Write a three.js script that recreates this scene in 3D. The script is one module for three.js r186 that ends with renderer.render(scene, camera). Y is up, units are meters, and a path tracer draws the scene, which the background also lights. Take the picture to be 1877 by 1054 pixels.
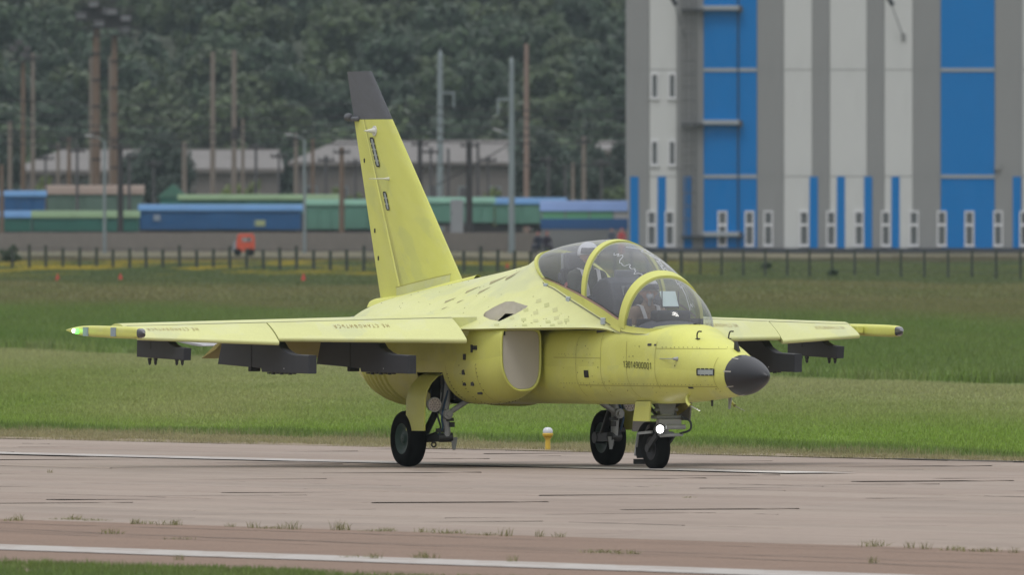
import * as THREE from 'three';
import { mergeGeometries, toCreasedNormals } from 'three/addons/utils/BufferGeometryUtils.js';
import { RoundedBoxGeometry } from 'three/addons/geometries/RoundedBoxGeometry.js';
import { MarchingCubes } from 'three/addons/objects/MarchingCubes.js';
import { FontLoader } from 'three/addons/loaders/FontLoader.js';
import { TextGeometry } from 'three/addons/geometries/TextGeometry.js';

// ------------------------------------------------------------------ camera, sky, sun, exposure
const scene = new THREE.Scene();
const FPX = 41075, EYE = 3.02, DIST = 265, HORIZON = 386, MIDX = 938.5, MIDY = 527, PSI = THREE.MathUtils.degToRad(25);
const camera = new THREE.PerspectiveCamera(2 * THREE.MathUtils.radToDeg(Math.atan(MIDY / FPX)), 1877 / 1054, 1, 9000);
camera.position.set(0.042, EYE, DIST);
camera.rotation.x = -Math.atan((MIDY - HORIZON) / FPX);
camera.focus = 263.0;
camera.userData.fStop = 11.5;

const skyW = 128, skyH = 64, skyData = new Float32Array(skyW * skyH * 4);
for (let j = 0; j < skyH; j++) {
  const el = ((j + 0.5) / skyH - 0.5) * Math.PI, sn = Math.max(0, Math.sin(el));
  const L = 1.36 * (1 + 2 * sn) / 3;                       // standard overcast sky
  for (let i = 0; i < skyW; i++) {
    const k = 4 * (j * skyW + i);
    skyData[k] = L * 0.985; skyData[k + 1] = L; skyData[k + 2] = L * 1.04; skyData[k + 3] = 1;
  }
}
const skyTex = new THREE.DataTexture(skyData, skyW, skyH, THREE.RGBAFormat, THREE.FloatType);
skyTex.mapping = THREE.EquirectangularReflectionMapping;
skyTex.magFilter = THREE.LinearFilter; skyTex.minFilter = THREE.LinearFilter;
skyTex.needsUpdate = true;
scene.background = skyTex; scene.environment = skyTex;

const sun = new THREE.DirectionalLight(new THREE.Color(1, 0.965, 0.91), 1.0);
sun.position.set(-18, 100, 48); sun.target.position.set(0, 0, 0);
sun.castShadow = true; sun.shadow.radius = 30;
sun.shadow.camera.left = -30; sun.shadow.camera.right = 30; sun.shadow.camera.top = 30; sun.shadow.camera.bottom = -30; sun.shadow.camera.far = 300;
sun.shadow.mapSize.set(2048, 2048);
scene.add(sun, sun.target);

const renderer = new THREE.WebGLRenderer({ antialias: true });
renderer.setSize(1024, 576);
renderer.toneMapping = THREE.LinearToneMapping;
renderer.toneMappingExposure = 0.96;
renderer.shadowMap.enabled = true;

// ------------------------------------------------------------------ helpers
let seed = 12345;
const rnd = () => { seed = (seed * 1664525 + 1013904223) >>> 0; return seed / 4294967296; };
const rr = (a, b) => a + (b - a) * rnd();
const hash2 = (x, y) => { let h = (Math.imul(x | 0, 374761393) + Math.imul(y | 0, 668265263)) | 0; h = Math.imul(h ^ (h >>> 13), 1274126177); return ((h ^ (h >>> 16)) >>> 0) / 4294967296; };
function vnoise(x, y, wrap = 0) {
  const xi = Math.floor(x), yi = Math.floor(y), fx = x - xi, fy = y - yi, w = (v) => wrap ? ((v % wrap) + wrap) % wrap : v;
  const sx = fx * fx * (3 - 2 * fx), sy = fy * fy * (3 - 2 * fy);
  const a = hash2(w(xi), w(yi)), b = hash2(w(xi + 1), w(yi)), c = hash2(w(xi), w(yi + 1)), d = hash2(w(xi + 1), w(yi + 1));
  return a + (b - a) * sx + (c - a) * sy + (a - b - c + d) * sx * sy;
}
const fbm = (x, y, o = 4) => { let s = 0, a = 0.5, t = 0; for (let i = 0; i < o; i++) { s += a * vnoise(x + i * 17.3, y + i * 9.1); t += a; x *= 2; y *= 2; a *= 0.5; } return s / t; };
const clamp = (v, a, b) => Math.min(b, Math.max(a, v)), lerp = (a, b, t) => a + (b - a) * t;
const sstep = (a, b, v) => { const t = clamp((v - a) / (b - a), 0, 1); return t * t * (3 - 2 * t); };
const toS = (v) => Math.round(255 * clamp(v <= 0.0031308 ? 12.92 * v : 1.055 * Math.pow(v, 1 / 2.4) - 0.055, 0, 1));
// a tiling colour texture from f(u, v) -> [r, g, b] linear
function colourTex(n, f, rep = 1) {
  const d = new Uint8Array(n * n * 4);
  for (let j = 0; j < n; j++) for (let i = 0; i < n; i++) { const c = f(i / n, j / n), k = 4 * (j * n + i); d[k] = toS(c[0]); d[k + 1] = toS(c[1]); d[k + 2] = toS(c[2]); d[k + 3] = 255; }
  const t = new THREE.DataTexture(d, n, n); t.wrapS = t.wrapT = THREE.RepeatWrapping; t.magFilter = THREE.LinearFilter; t.minFilter = THREE.LinearMipmapLinearFilter; t.generateMipmaps = true;
  t.colorSpace = THREE.SRGBColorSpace; t.repeat.set(rep, rep); t.needsUpdate = true; return t;
}
function greyTex(n, f, rep = 1) {
  const d = new Uint8Array(n * n * 4);
  for (let j = 0; j < n; j++) for (let i = 0; i < n; i++) { const c = Math.round(255 * clamp(f(i / n, j / n), 0, 1)), k = 4 * (j * n + i); d[k] = d[k + 1] = d[k + 2] = c; d[k + 3] = 255; }
  const t = new THREE.DataTexture(d, n, n); t.wrapS = t.wrapT = THREE.RepeatWrapping; t.magFilter = THREE.LinearFilter; t.minFilter = THREE.LinearMipmapLinearFilter; t.generateMipmaps = true;
  t.repeat.set(rep, rep); t.needsUpdate = true; return t;
}
const tfbm = (u, v, p, o = 4) => { let s = 0, a = 0.5, t = 0, q = p; for (let i = 0; i < o; i++) { s += a * vnoise(u * q + i * 31, v * q + i * 57, 0) * 0 + a * vnoise(u * q, v * q, q); t += a; q *= 2; a *= 0.5; } return s / t; };
const mat = (r, g, b, rough = 0.8, o = {}) => { const m = new THREE.MeshPhysicalMaterial({ roughness: rough, metalness: 0, ...o }); m.color.setRGB(r, g, b); return m; };
const grainy = (n, p, lo, hi, o) => greyTex(n, (u, v) => lerp(lo, hi, tfbm(u, v, p, o || 4)));
// mild mottled value textures, multiplied with a material's colour
const mottle = colourTex(256, (u, v) => { const a = tfbm(u, v, 4, 5), b = tfbm(u, v, 32, 2); const k = 0.80 + 0.22 * a + 0.12 * (b - 0.5); return [k, k, k * (0.97 + 0.05 * b)]; });
const streaky = colourTex(256, (u, v) => { const a = tfbm(u, v, 4, 4), s = vnoise(u * 64, v * 4, 64) * 0.6 + vnoise(u * 24, v * 2, 24) * 0.4; const k = 0.80 + 0.16 * a + 0.16 * s; return [k, k, k]; });
mottle.repeat.set(0.5, 0.5); streaky.repeat.set(0.25, 0.25);

const used = new Map();
const numbered = (n) => { const k = used.get(n) || 0; used.set(n, k + 1); return k ? `${n}_${String(k).padStart(3, '0')}` : n; };
function clean(g) {
  let q = g.index ? g.toNonIndexed() : g.clone();
  for (const k of Object.keys(q.attributes)) if (!['position', 'normal', 'uv', 'color'].includes(k)) q.deleteAttribute(k);
  if (!q.attributes.normal) q.computeVertexNormals();
  if (!q.attributes.uv) q.setAttribute('uv', new THREE.BufferAttribute(new Float32Array(q.attributes.position.count * 2), 2));
  q.morphAttributes = {}; q.clearGroups();
  return q;
}
const join = (list) => { list = (Array.isArray(list) ? list : [list]).flat(3).filter(Boolean); return list.length === 1 ? list[0] : mergeGeometries(list.map(clean)); };
function obj(name, geo, material, parent = scene, shadow = true) {
  const m = new THREE.Mesh(join(geo), material);
  m.name = parent === scene ? numbered(name) : name;
  m.castShadow = shadow; m.receiveShadow = true;
  parent.add(m); return m;
}
function tag(o, label, category, group, kind) { if (label) o.userData.label = label; if (category) o.userData.category = category; if (group) o.userData.group = group; if (kind) o.userData.kind = kind; return o; }
function thing(name, label, category, [x, y, z] = [0, 0, 0], turn = 0, group) {
  const o = new THREE.Group(); o.name = numbered(name); o.position.set(x, y, z); o.rotation.y = turn; scene.add(o);
  return tag(o, label, category, group);
}
const part = (name, parent) => { const g = new THREE.Group(); g.name = name; parent.add(g); return g; };
const box = (w, h, d, x = 0, y = 0, z = 0, r = 0) => { const g = r ? new RoundedBoxGeometry(w, h, d, 2, Math.min(r, w / 2.1, h / 2.1, d / 2.1)) : new THREE.BoxGeometry(w, h, d); return g.translate(x, y, z); };
const V = (p) => new THREE.Vector3(...p);
// a tapered round bar from p to q
function bar(p, q, r0, r1 = r0, n = 10) {
  const a = V(p), b = V(q), d = b.clone().sub(a), g = new THREE.CylinderGeometry(r1, r0, d.length(), n, 1);
  g.applyQuaternion(new THREE.Quaternion().setFromUnitVectors(new THREE.Vector3(0, 1, 0), d.clone().normalize()));
  return g.translate((a.x + b.x) / 2, (a.y + b.y) / 2, (a.z + b.z) / 2);
}
// a square bar from p to q
function beam(p, q, w, h = w) {
  const a = V(p), b = V(q), d = b.clone().sub(a), g = new THREE.BoxGeometry(w, d.length(), h);
  g.applyQuaternion(new THREE.Quaternion().setFromUnitVectors(new THREE.Vector3(0, 1, 0), d.clone().normalize()));
  return g.translate((a.x + b.x) / 2, (a.y + b.y) / 2, (a.z + b.z) / 2);
}
const tube = (pts, r, seg = 24, n = 8) => new THREE.TubeGeometry(new THREE.CatmullRomCurve3(pts.map(V)), seg, r, n, false);
// smooth table lookup: rows [x, v1, v2 ...] in rising or falling x
function table(rows) {
  const R = rows.slice().sort((a, b) => a[0] - b[0]), n = R.length, k = R[0].length - 1;
  const slope = (i, c) => { const p = R[Math.max(0, i - 1)], q = R[Math.min(n - 1, i + 1)]; return (q[c] - p[c]) / (q[0] - p[0]); };
  return (x) => {
    x = clamp(x, R[0][0], R[n - 1][0]);
    let i = 0; while (i < n - 2 && x > R[i + 1][0]) i++;
    const h = R[i + 1][0] - R[i][0], t = (x - R[i][0]) / h, out = [];
    for (let c = 1; c <= k; c++) { const t2 = t * t, t3 = t2 * t; out.push((2 * t3 - 3 * t2 + 1) * R[i][c] + (t3 - 2 * t2 + t) * h * slope(i, c) + (3 * t2 - 2 * t3) * R[i + 1][c] + (t3 - t2) * h * slope(i + 1, c)); }
    return out;
  };
}
// surface through a grid of points [x, y, z]; keep(i, j) false leaves a quad out
function gridSurface(G, { closed = false, keep, centre } = {}) {
  const ni = G.length, nj = G[0].length, pos = [], nor = [], uv = [], idx = [];
  const P = (i, j) => G[clamp(i, 0, ni - 1)][closed ? (j + nj) % nj : clamp(j, 0, nj - 1)];
  const a = new THREE.Vector3(), b = new THREE.Vector3(), c = new THREE.Vector3();
  let flip = 0; const cols = closed ? nj + 1 : nj, along = new Float32Array(cols);
  for (let i = 0; i < ni; i++) {
    let arc = 0; const cen = new THREE.Vector3(); for (let j = 0; j < nj; j++) cen.add(V(P(i, j))); cen.multiplyScalar(1 / nj);
    if (centre) cen.set(...(typeof centre === 'function' ? centre(i) : centre));
    for (let j = 0; j < cols; j++) {
      const p = V(P(i, j));
      if (j) arc += p.distanceTo(V(P(i, j - 1)));
      if (i) along[j] += p.distanceTo(V(P(i - 1, j)));
      a.copy(V(P(i + 1, j))).sub(V(P(i - 1, j))); b.copy(V(P(i, j + 1))).sub(V(P(i, j - 1))); c.crossVectors(a, b).normalize();
      if (!(c.lengthSq() > 0.5)) c.set(0, 1, 0);
      flip += Math.sign(c.dot(p.clone().sub(cen)));
      pos.push(p.x, p.y, p.z); nor.push(c.x, c.y, c.z); uv.push(along[j], arc);
    }
  }
  const s = flip < 0 ? -1 : 1; for (let k = 0; k < nor.length; k++) nor[k] *= s;
  for (let i = 0; i < ni - 1; i++) for (let j = 0; j < cols - 1; j++) {
    if (keep && !keep(i, j)) continue;
    const p = i * cols + j, q = p + 1, r = p + cols, t = r + 1;
    if (s > 0) idx.push(p, r, q, q, r, t); else idx.push(p, q, r, q, t, r);
  }
  const g = new THREE.BufferGeometry();
  g.setAttribute('position', new THREE.Float32BufferAttribute(pos, 3)); g.setAttribute('normal', new THREE.Float32BufferAttribute(nor, 3)); g.setAttribute('uv', new THREE.Float32BufferAttribute(uv, 2));
  g.setIndex(idx); return g;
}
// fan closing a ring of points
function cap(ring) {
  const c = [0, 0, 0]; for (const p of ring) for (let k = 0; k < 3; k++) c[k] += p[k] / ring.length;
  const pos = []; for (let i = 0; i < ring.length; i++) pos.push(...c, ...ring[i], ...ring[(i + 1) % ring.length]);
  const g = new THREE.BufferGeometry(); g.setAttribute('position', new THREE.Float32BufferAttribute(pos, 3)); g.computeVertexNormals(); return g;
}
// outline [[x, y] ...] extruded by depth about z = 0, small bevel
function slab(outline, depth, bevel = 0) {
  const sh = new THREE.Shape(outline.map(([x, y]) => new THREE.Vector2(x, y)));
  const g = new THREE.ExtrudeGeometry(sh, { depth: depth - 2 * bevel, bevelEnabled: bevel > 0, bevelThickness: bevel, bevelSize: bevel, bevelOffset: -bevel, bevelSegments: 2, curveSegments: 8 });
  return g.translate(0, 0, -depth / 2 + bevel);
}
// continuous body from tapered bones [[p, q, r0, r1] ...]
function bodyMesh(bones, cell, k = 0.035) {
  const lo = [1e9, 1e9, 1e9], hi = [-1e9, -1e9, -1e9];
  for (const [p, q, r0, r1] of bones) for (let c = 0; c < 3; c++) { lo[c] = Math.min(lo[c], p[c] - r0 - 0.03, q[c] - r1 - 0.03); hi[c] = Math.max(hi[c], p[c] + r0 + 0.03, q[c] + r1 + 0.03); }
  const size = Math.max(hi[0] - lo[0], hi[1] - lo[1], hi[2] - lo[2]) * 1.06, n = Math.ceil(size / cell), mid = lo.map((v, c) => (v + hi[c]) / 2);
  const mc = new MarchingCubes(n, new THREE.MeshBasicMaterial(), false, false, 120000); mc.isolation = 0;
  const hs = n / 2, sc = size / 2;
  for (let z = 0; z < n; z++) for (let y = 0; y < n; y++) for (let x = 0; x < n; x++) {
    const px = (x - hs) / hs * sc + mid[0], py = (y - hs) / hs * sc + mid[1], pz = (z - hs) / hs * sc + mid[2];
    let d = 1e3;
    for (const [p, q, r0, r1] of bones) {
      const bx = q[0] - p[0], by = q[1] - p[1], bz = q[2] - p[2], ax = px - p[0], ay = py - p[1], az = pz - p[2];
      const t = clamp((ax * bx + ay * by + az * bz) / (bx * bx + by * by + bz * bz + 1e-9), 0, 1);
      const e = Math.hypot(ax - bx * t, ay - by * t, az - bz * t) - (r0 + (r1 - r0) * t);
      const h = clamp(0.5 + 0.5 * (d - e) / k, 0, 1); d = d === 1e3 ? e : d + (e - d) * h - k * h * (1 - h);
    }
    mc.field[x + y * n + z * n * n] = -d;
  }
  mc.update();
  const cnt = mc.count, g = new THREE.BufferGeometry(), pos = new Float32Array(cnt * 3), nor = new Float32Array(cnt * 3);
  for (let i = 0; i < cnt; i++) for (let c = 0; c < 3; c++) { pos[3 * i + c] = mc.positionArray[3 * i + c] * sc + mid[c]; nor[3 * i + c] = mc.normalArray[3 * i + c]; }
  for (let i = 0; i < cnt; i++) { const l = Math.hypot(nor[3 * i], nor[3 * i + 1], nor[3 * i + 2]) || 1; for (let c = 0; c < 3; c++) nor[3 * i + c] /= l; }
  g.setAttribute('position', new THREE.BufferAttribute(pos, 3)); g.setAttribute('normal', new THREE.BufferAttribute(nor, 3));
  g.setAttribute('uv', new THREE.BufferAttribute(new Float32Array(cnt * 2), 2));
  return g;
}
const sinP = Math.sin(PSI), cosP = Math.cos(PSI);
// survey: ground position seen at picture column px, at a distance from the camera
const east = (px, D) => 0.042 + (px - MIDX) * D / FPX;
const high = (py, D) => EYE - (py - HORIZON) * D / FPX;
const M = {
  steel: mat(0.30, 0.31, 0.32, 0.45, { metalness: 0.3, map: mottle }), dark: mat(0.02, 0.021, 0.024, 0.6), rubber: mat(0.0065, 0.0068, 0.007, 0.9, { map: mottle, specularIntensity: 0.35 }),
};

// ------------------------------------------------------------------ setting: pavement, ground, grass
// pavement frame: t along the taxi direction, q across it towards the camera side
const tq = (t, q) => [t * sinP - q * cosP, t * cosP + q * sinP];
const toTQ = (x, z) => [x * sinP + z * cosP, -x * cosP + z * sinP];
function sheet(t0, t1, q0, q1, y, nt = 1, nq = 1, wob) {
  const G = [];
  for (let i = 0; i <= nt; i++) { const row = []; for (let j = 0; j <= nq; j++) { const t = lerp(t0, t1, i / nt); let q = lerp(q0, q1, j / nq); if (wob) q += wob(t, j / nq); const [x, z] = tq(t, q); row.push([x, y, z]); } G.push(row); }
  const g = gridSurface(G, { centre: [0, -500, 0] });
  return g;
}
const concTex = [0, 1, 2, 3].map((k) => colourTex(256, (u, v) => {
  const a = tfbm(u + k * 0.25, v, 3, 5), f = tfbm(u, v, 64, 2), st = vnoise(u * 4, v * 48 + k * 7, 48 + 0 * k);
  let w = 0.86 + 0.22 * (a - 0.5) + 0.12 * (f - 0.5) + 0.08 * (st - 0.5);
  const spot = sstep(0.72, 0.80, tfbm(u + 0.37, v + 0.11 * k, 8, 3)); w *= 1 - 0.16 * spot;
  return [w, w * (0.985 + 0.02 * f), w * (0.97 + 0.03 * a)];
}));
for (const t of concTex) t.repeat.set(0.16, 0.3);
const concrete = [[0.335, 0.268, 0.222], [0.325, 0.264, 0.220], [0.345, 0.280, 0.232], [0.318, 0.252, 0.208]].map((c, i) => mat(c[0], c[1], c[2], 0.93, { map: concTex[i] }));
const jointMat = mat(0.150, 0.122, 0.100, 0.95, { map: mottle });
const redAsphalt = mat(0.258, 0.170, 0.122, 0.95, { map: colourTex(512, (u, v) => { const a = tfbm(u, v, 4, 4), f = vnoise(u * 256, v * 256, 256), w = 0.80 + 0.25 * (a - 0.5) + 0.42 * (f - 0.5), k = vnoise(u * 170 + 5, v * 170, 0) > 0.86 ? 1.25 : 1; return [w * k, w * k * (0.97 + 0.1 * f), w * k * (0.95 + 0.14 * f)]; }) });
redAsphalt.map.repeat.set(0.3, 0.3);
const paintTex = colourTex(256, (u, v) => { const a = tfbm(u, v, 8, 5), w = sstep(0.60, 0.70, a), f = tfbm(u, v, 64, 2); const k = 0.86 + 0.2 * (f - 0.5); return [lerp(k, 0.62, w), lerp(k, 0.54, w), lerp(k, 0.49, w)]; });
paintTex.repeat.set(0.35, 0.35);
const linePaint = mat(0.47, 0.44, 0.41, 0.85, { map: paintTex });

const QFAR = -7.3, QNEAR = 23.7, T0 = -60, T1 = 104;
const taxiway = obj('taxiway', sheet(T0, T1, QFAR - 0.3, QNEAR + 0.1, -0.012, 40, 8), mat(0.27, 0.215, 0.178, 0.95, { map: concTex[0] })); taxiway.userData.kind = 'structure'; taxiway.castShadow = false;
{ // precast slabs laid lengthways, each with its own edges, a worn arris and a slight tilt
  const LEN = 6, WID = 2.066, cols = 15;
  for (let c = 0; c < cols; c++) {
    const q0 = QFAR + c * WID, shift = (c * 2.37) % LEN;
    for (let t = T0 - LEN + shift; t < T1; t += LEN) {
      const [xm, zm] = tq(t + LEN / 2, q0 + WID / 2), D = DIST - zm; if (Math.abs(xm) > D * 0.0229 + 8 || D < 190 || D > 330) continue;
      const g0 = 0.005 + 0.012 * rnd(), tilt = () => 0.014 * (rnd() - 0.5), nt = 6, G = [];
      const h = [tilt(), tilt(), tilt(), tilt()];
      for (let i = 0; i <= nt; i++) { const row = []; for (const v of [0, 0.012, 0.5, 0.988, 1]) { const edge = v === 0 || v === 1; const tt = t + g0 + (LEN - 2 * g0) * i / nt, wob = edge ? 0.014 * (rnd() - 0.3) : 0; const q = q0 + (v < 0.5 ? g0 + wob : v > 0.5 ? -g0 - wob : 0) + WID * v; const [x, z] = tq(tt, q); row.push([x, (edge ? -0.010 : 0) + lerp(lerp(h[0], h[1], i / nt), lerp(h[2], h[3], i / nt), v), z]); } G.push(row); }
      const gs = gridSurface(G, { centre: [0, -500, 0] }), uo = rnd() * 7, vo = rnd() * 7, uva = gs.attributes.uv;
      for (let k = 0; k < uva.count; k++) uva.setXY(k, uva.getX(k) + uo, uva.getY(k) + vo);
      obj('concrete_slab', gs, concrete[Math.floor(rnd() * 4)], taxiway, false);
      for (let b = 0; b < 2; b++) { if (rnd() < 0.93) continue; const L = rr(0.5, 3.6), s0 = t + rr(0, LEN - L * 0.6), bead = [], hh = rr(0.002, 0.0085), n = Math.max(4, Math.round(L * 3)); for (let i = 0; i <= n; i++) { const e = i === 0 || i === n ? 0.1 : rr(-0.6, 1.2), dq = 0.02 * (rnd() - 0.5); bead.push([[-0.03, -0.012], [-0.012, hh * e], [0.012, hh * e], [0.03, -0.012]].map(([o, y]) => { const [x, z] = tq(s0 + L * i / n, q0 + dq + o); return [x, y, z]; })); } obj('joint_sealant', gridSurface(bead, { centre: [0, -500, 0] }), jointMat, taxiway, false); }
    }
  }
}
tag(obj('taxiway_centre_line', sheet(T0, 8.6, -0.42, 0.50, 0.012, 60, 1, (t, v) => 0.08 * (fbm(t * 1.3, v * 9) - 0.5)), linePaint), 'faded white centre line on the concrete beneath the jet', 'painted line', null, 'structure').castShadow = false;
tag(obj('asphalt_shoulder', sheet(T0 + 20, T1, QNEAR - 0.02, 36.5, -0.004, 80, 6), redAsphalt), null, null, null, 'structure').castShadow = false;
tag(obj('runway_edge_line', sheet(T0 + 20, T1, 30.5, 31.75, 0.003, 160, 1, (t, v) => 0.10 * (fbm(t * 1.7, v * 9) - 0.5)), linePaint), 'broad white edge line along the reddish shoulder', 'painted line', null, 'structure').castShadow = false;
// cracks sealed with dark tar across the shoulder
function ribbon(pts, w, y) { const G = pts.map(([t, q], i) => { const p = pts[Math.max(0, i - 1)], n = pts[Math.min(pts.length - 1, i + 1)], l = Math.hypot(n[0] - p[0], n[1] - p[1]) || 1, nx = -(n[1] - p[1]) / l, ny = (n[0] - p[0]) / l, ww = w * (0.5 + rnd()); return [-0.5, 0.5].map((s) => { const [x, z] = tq(t + nx * ww * s, q + ny * ww * s); return [x, y, z]; }); }); return gridSurface(G, { centre: [0, -500, 0] }); }
for (let k = 0; k < 5; k++) {
  const pts = []; let q = 24.3 + k * 0.72, t = 30 + (k % 3) * 4; const dq = [0.02, -0.015, 0.05, 0.01][k % 4];
  for (let i = 0; i < 90; i++) { pts.push([t, q]); t += 0.6; q += dq + 0.10 * (rnd() - 0.5); if (q > 30 || q < 24) break; }
  const c = obj('pavement_crack', ribbon(pts, 0.035, 0.001), jointMat, scene, false); c.userData.kind = 'structure';
}
// open ground to the horizon
const strawW = (t) => lerp(5.0, 2.2, sstep(-26, -8, t));
const zoneCol = (x, z) => {              // vegetation by place: [r, g, b] base colours of what grows there
  const D = DIST - z, n = fbm(x * 0.05 + 3, D * 0.006, 4), n2 = fbm(x * 0.22 + 11, D * 0.02 + 5, 3), [t, q] = toTQ(x, z);
  const mix = (a, b, k) => [lerp(a[0], b[0], k), lerp(a[1], b[1], k), lerp(a[2], b[2], k)];
  const mown = mix([0.205, 0.285, 0.050], [0.310, 0.335, 0.120], clamp(1.7 * (n2 - 0.25) + 0.10, 0, 1)), lush = mix([0.125, 0.215, 0.034], [0.175, 0.235, 0.055], n2), dry = mix([0.235, 0.215, 0.090], [0.150, 0.185, 0.050], n2), green = mix([0.085, 0.140, 0.038], [0.12, 0.15, 0.045], n2), yel = [0.400, 0.330, 0.030], brown = mix([0.120, 0.115, 0.055], [0.150, 0.125, 0.070], n2);
  const cut = 482.7 - (x + 9.85) * 5.15 + 22 * (n - 0.5);
  let c = mix([0.210, 0.315, 0.042], mown, sstep(300, 345, D + 26 * (n2 - 0.5)));
  c = mix(c, [0.340, 0.345, 0.165], sstep(cut - 95, cut - 12, D + 40 * (n2 - 0.5)) * 0.75);
  c = mix(c, lush, sstep(cut - 6, cut + 4, D));
  c = mix(c, dry, sstep(560, 640, D + 130 * (n - 0.5) + x * 3));
  c = mix(c, green, sstep(820, 860, D + 90 * (n2 - 0.5)) * (0.75 + 0.25 * n));
  c = mix(c, mix(green, yel, sstep(0.42, 0.62, fbm(x * 0.35 + 40, D * 0.012, 3))), sstep(880, 1000, D + 240 * (n2 - 0.5)) * sstep(14, -4, x) + sstep(0.62, 0.7, n2) * sstep(900, 950, D) * 0.3);
  c = mix(c, brown, sstep(1180, 1260, D));
  if (q > QFAR - 9 && q < QFAR + 0.6) { const w = strawW(t) + 1.8 * (n2 - 0.5); c = mix(c, [0.125, 0.190, 0.036], sstep(QFAR - w - 2.6, QFAR - w - 0.8, q) * 0.8); c = mix(c, [0.360, 0.300, 0.175], sstep(QFAR - w - 0.4, QFAR - w + 0.5, q) * (0.55 + 0.45 * n)); }
  if (q > 30) c = mix([0.120, 0.225, 0.030], [0.190, 0.245, 0.060], n2);
  return c;
};
{
  const G = [], cols = [], xs = [], ds = [];
  for (let x = -3500; x < -60; x += 400) xs.push(x); for (let x = -60; x <= 60; x += 2.0) xs.push(x); for (let x = 460; x < 3600; x += 400) xs.push(x);
  for (let d = -900; d < 150; d += 60) ds.push(d); for (let d = 150; d < 620; d += 3) ds.push(d); for (let d = 620; d < 1300; d += 8) ds.push(d); for (let d = 1300; d < 7800; d += 250) ds.push(d);
  for (const d of ds) { const row = []; for (const x of xs) { const z = DIST - d, [t, q] = toTQ(x, z); row.push([x, q > QFAR - 3 && q < 37 ? -0.06 : -0.03, z]); cols.push(...zoneCol(x, z).map((v) => v * 0.9)); } G.push(row); }
  const g = gridSurface(G, { centre: [0, -5000, 0] }); g.setAttribute('color', new THREE.Float32BufferAttribute(cols, 3));
  const gm = mat(1, 1, 1, 1, { vertexColors: true, map: mottle });
  tag(obj('ground', g, gm), null, null, null, 'structure').castShadow = false;
}
// bare soil and straw strip along the far pavement edge
obj('verge_soil', sheet(T0, T1, QFAR - 1.6, QFAR - 0.28, -0.002, 200, 2, (t, v) => v < 0.9 ? 0.9 * (fbm(t * 0.35, 3) - 0.5) : 0), mat(0.27, 0.215, 0.145, 1, { map: mottle }), scene, false).userData.kind = 'structure';
obj('edge_joint', sheet(-5, T1, QFAR - 0.30, QFAR - 0.02, 0.004, 120, 1, (t, v) => 0.10 * (fbm(t * 0.9, v * 5) - 0.5)), mat(0.035, 0.033, 0.034, 0.9, { map: mottle }), scene, false).userData.kind = 'structure';
// grass: tufts of tapered blades, copied over the plain
function tuft(n, r, h, lean, w) {
  const pos = [], nor = [], col = [];
  for (let i = 0; i < n; i++) {
    const a = rnd() * 6.283, d = r * Math.sqrt(rnd()), x = Math.cos(a) * d, z = Math.sin(a) * d, b = rnd() * 6.283, hh = h * rr(0.45, 1), l = lean * rnd(), la = rnd() * 6.283, ww = w * rr(0.6, 1.2), cx = Math.cos(b) * ww, cz = Math.sin(b) * ww;
    const mx = x + Math.cos(la) * l * 0.35, mz = z + Math.sin(la) * l * 0.35, tx = x + Math.cos(la) * l, tz = z + Math.sin(la) * l, k = rr(0.75, 1.2);
    pos.push(x - cx, 0, z - cz, x + cx, 0, z + cz, mx + cx * 0.8, hh * 0.6, mz + cz * 0.8, x - cx, 0, z - cz, mx + cx * 0.8, hh * 0.6, mz + cz * 0.8, mx - cx * 0.8, hh * 0.6, mz - cz * 0.8, mx - cx * 0.8, hh * 0.6, mz - cz * 0.8, mx + cx * 0.8, hh * 0.6, mz + cz * 0.8, tx, hh, tz);
    for (let v = 0; v < 9; v++) { nor.push(-Math.sin(b) * 0.4, 0.9, Math.cos(b) * 0.4); col.push(k, k * rr(0.97, 1.03), k); }
  }
  const g = new THREE.BufferGeometry(); g.setAttribute('position', new THREE.Float32BufferAttribute(pos, 3)); g.setAttribute('color', new THREE.Float32BufferAttribute(col, 3)); g.computeVertexNormals();
  g.setAttribute('uv', new THREE.Float32BufferAttribute(new Float32Array(pos.length / 3 * 2), 2)); return g;
}
const bladeMat = new THREE.MeshPhysicalMaterial({ roughness: 0.9, vertexColors: true, side: THREE.DoubleSide, transmission: 0.3, thickness: 0 });
function scatter(name, geo, list, label) {
  const im = new THREE.InstancedMesh(geo, bladeMat, list.length), m = new THREE.Matrix4(), qn = new THREE.Quaternion(), up = new THREE.Vector3(0, 1, 0), c = new THREE.Color();
  list.forEach(([x, y, z, s, sy, col], i) => { m.compose(new THREE.Vector3(x, y, z), qn.setFromAxisAngle(up, rnd() * 6.283), new THREE.Vector3(s, sy, s)); im.setMatrixAt(i, m); const k = rr(0.8, 1.2); im.setColorAt(i, c.setRGB(col[0] * k, col[1] * k * rr(0.96, 1.05), col[2] * k)); });
  im.name = numbered(name); im.castShadow = im.receiveShadow = true; im.userData = { kind: 'stuff', label, category: 'grass' }; scene.add(im); return im;
}
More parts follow.
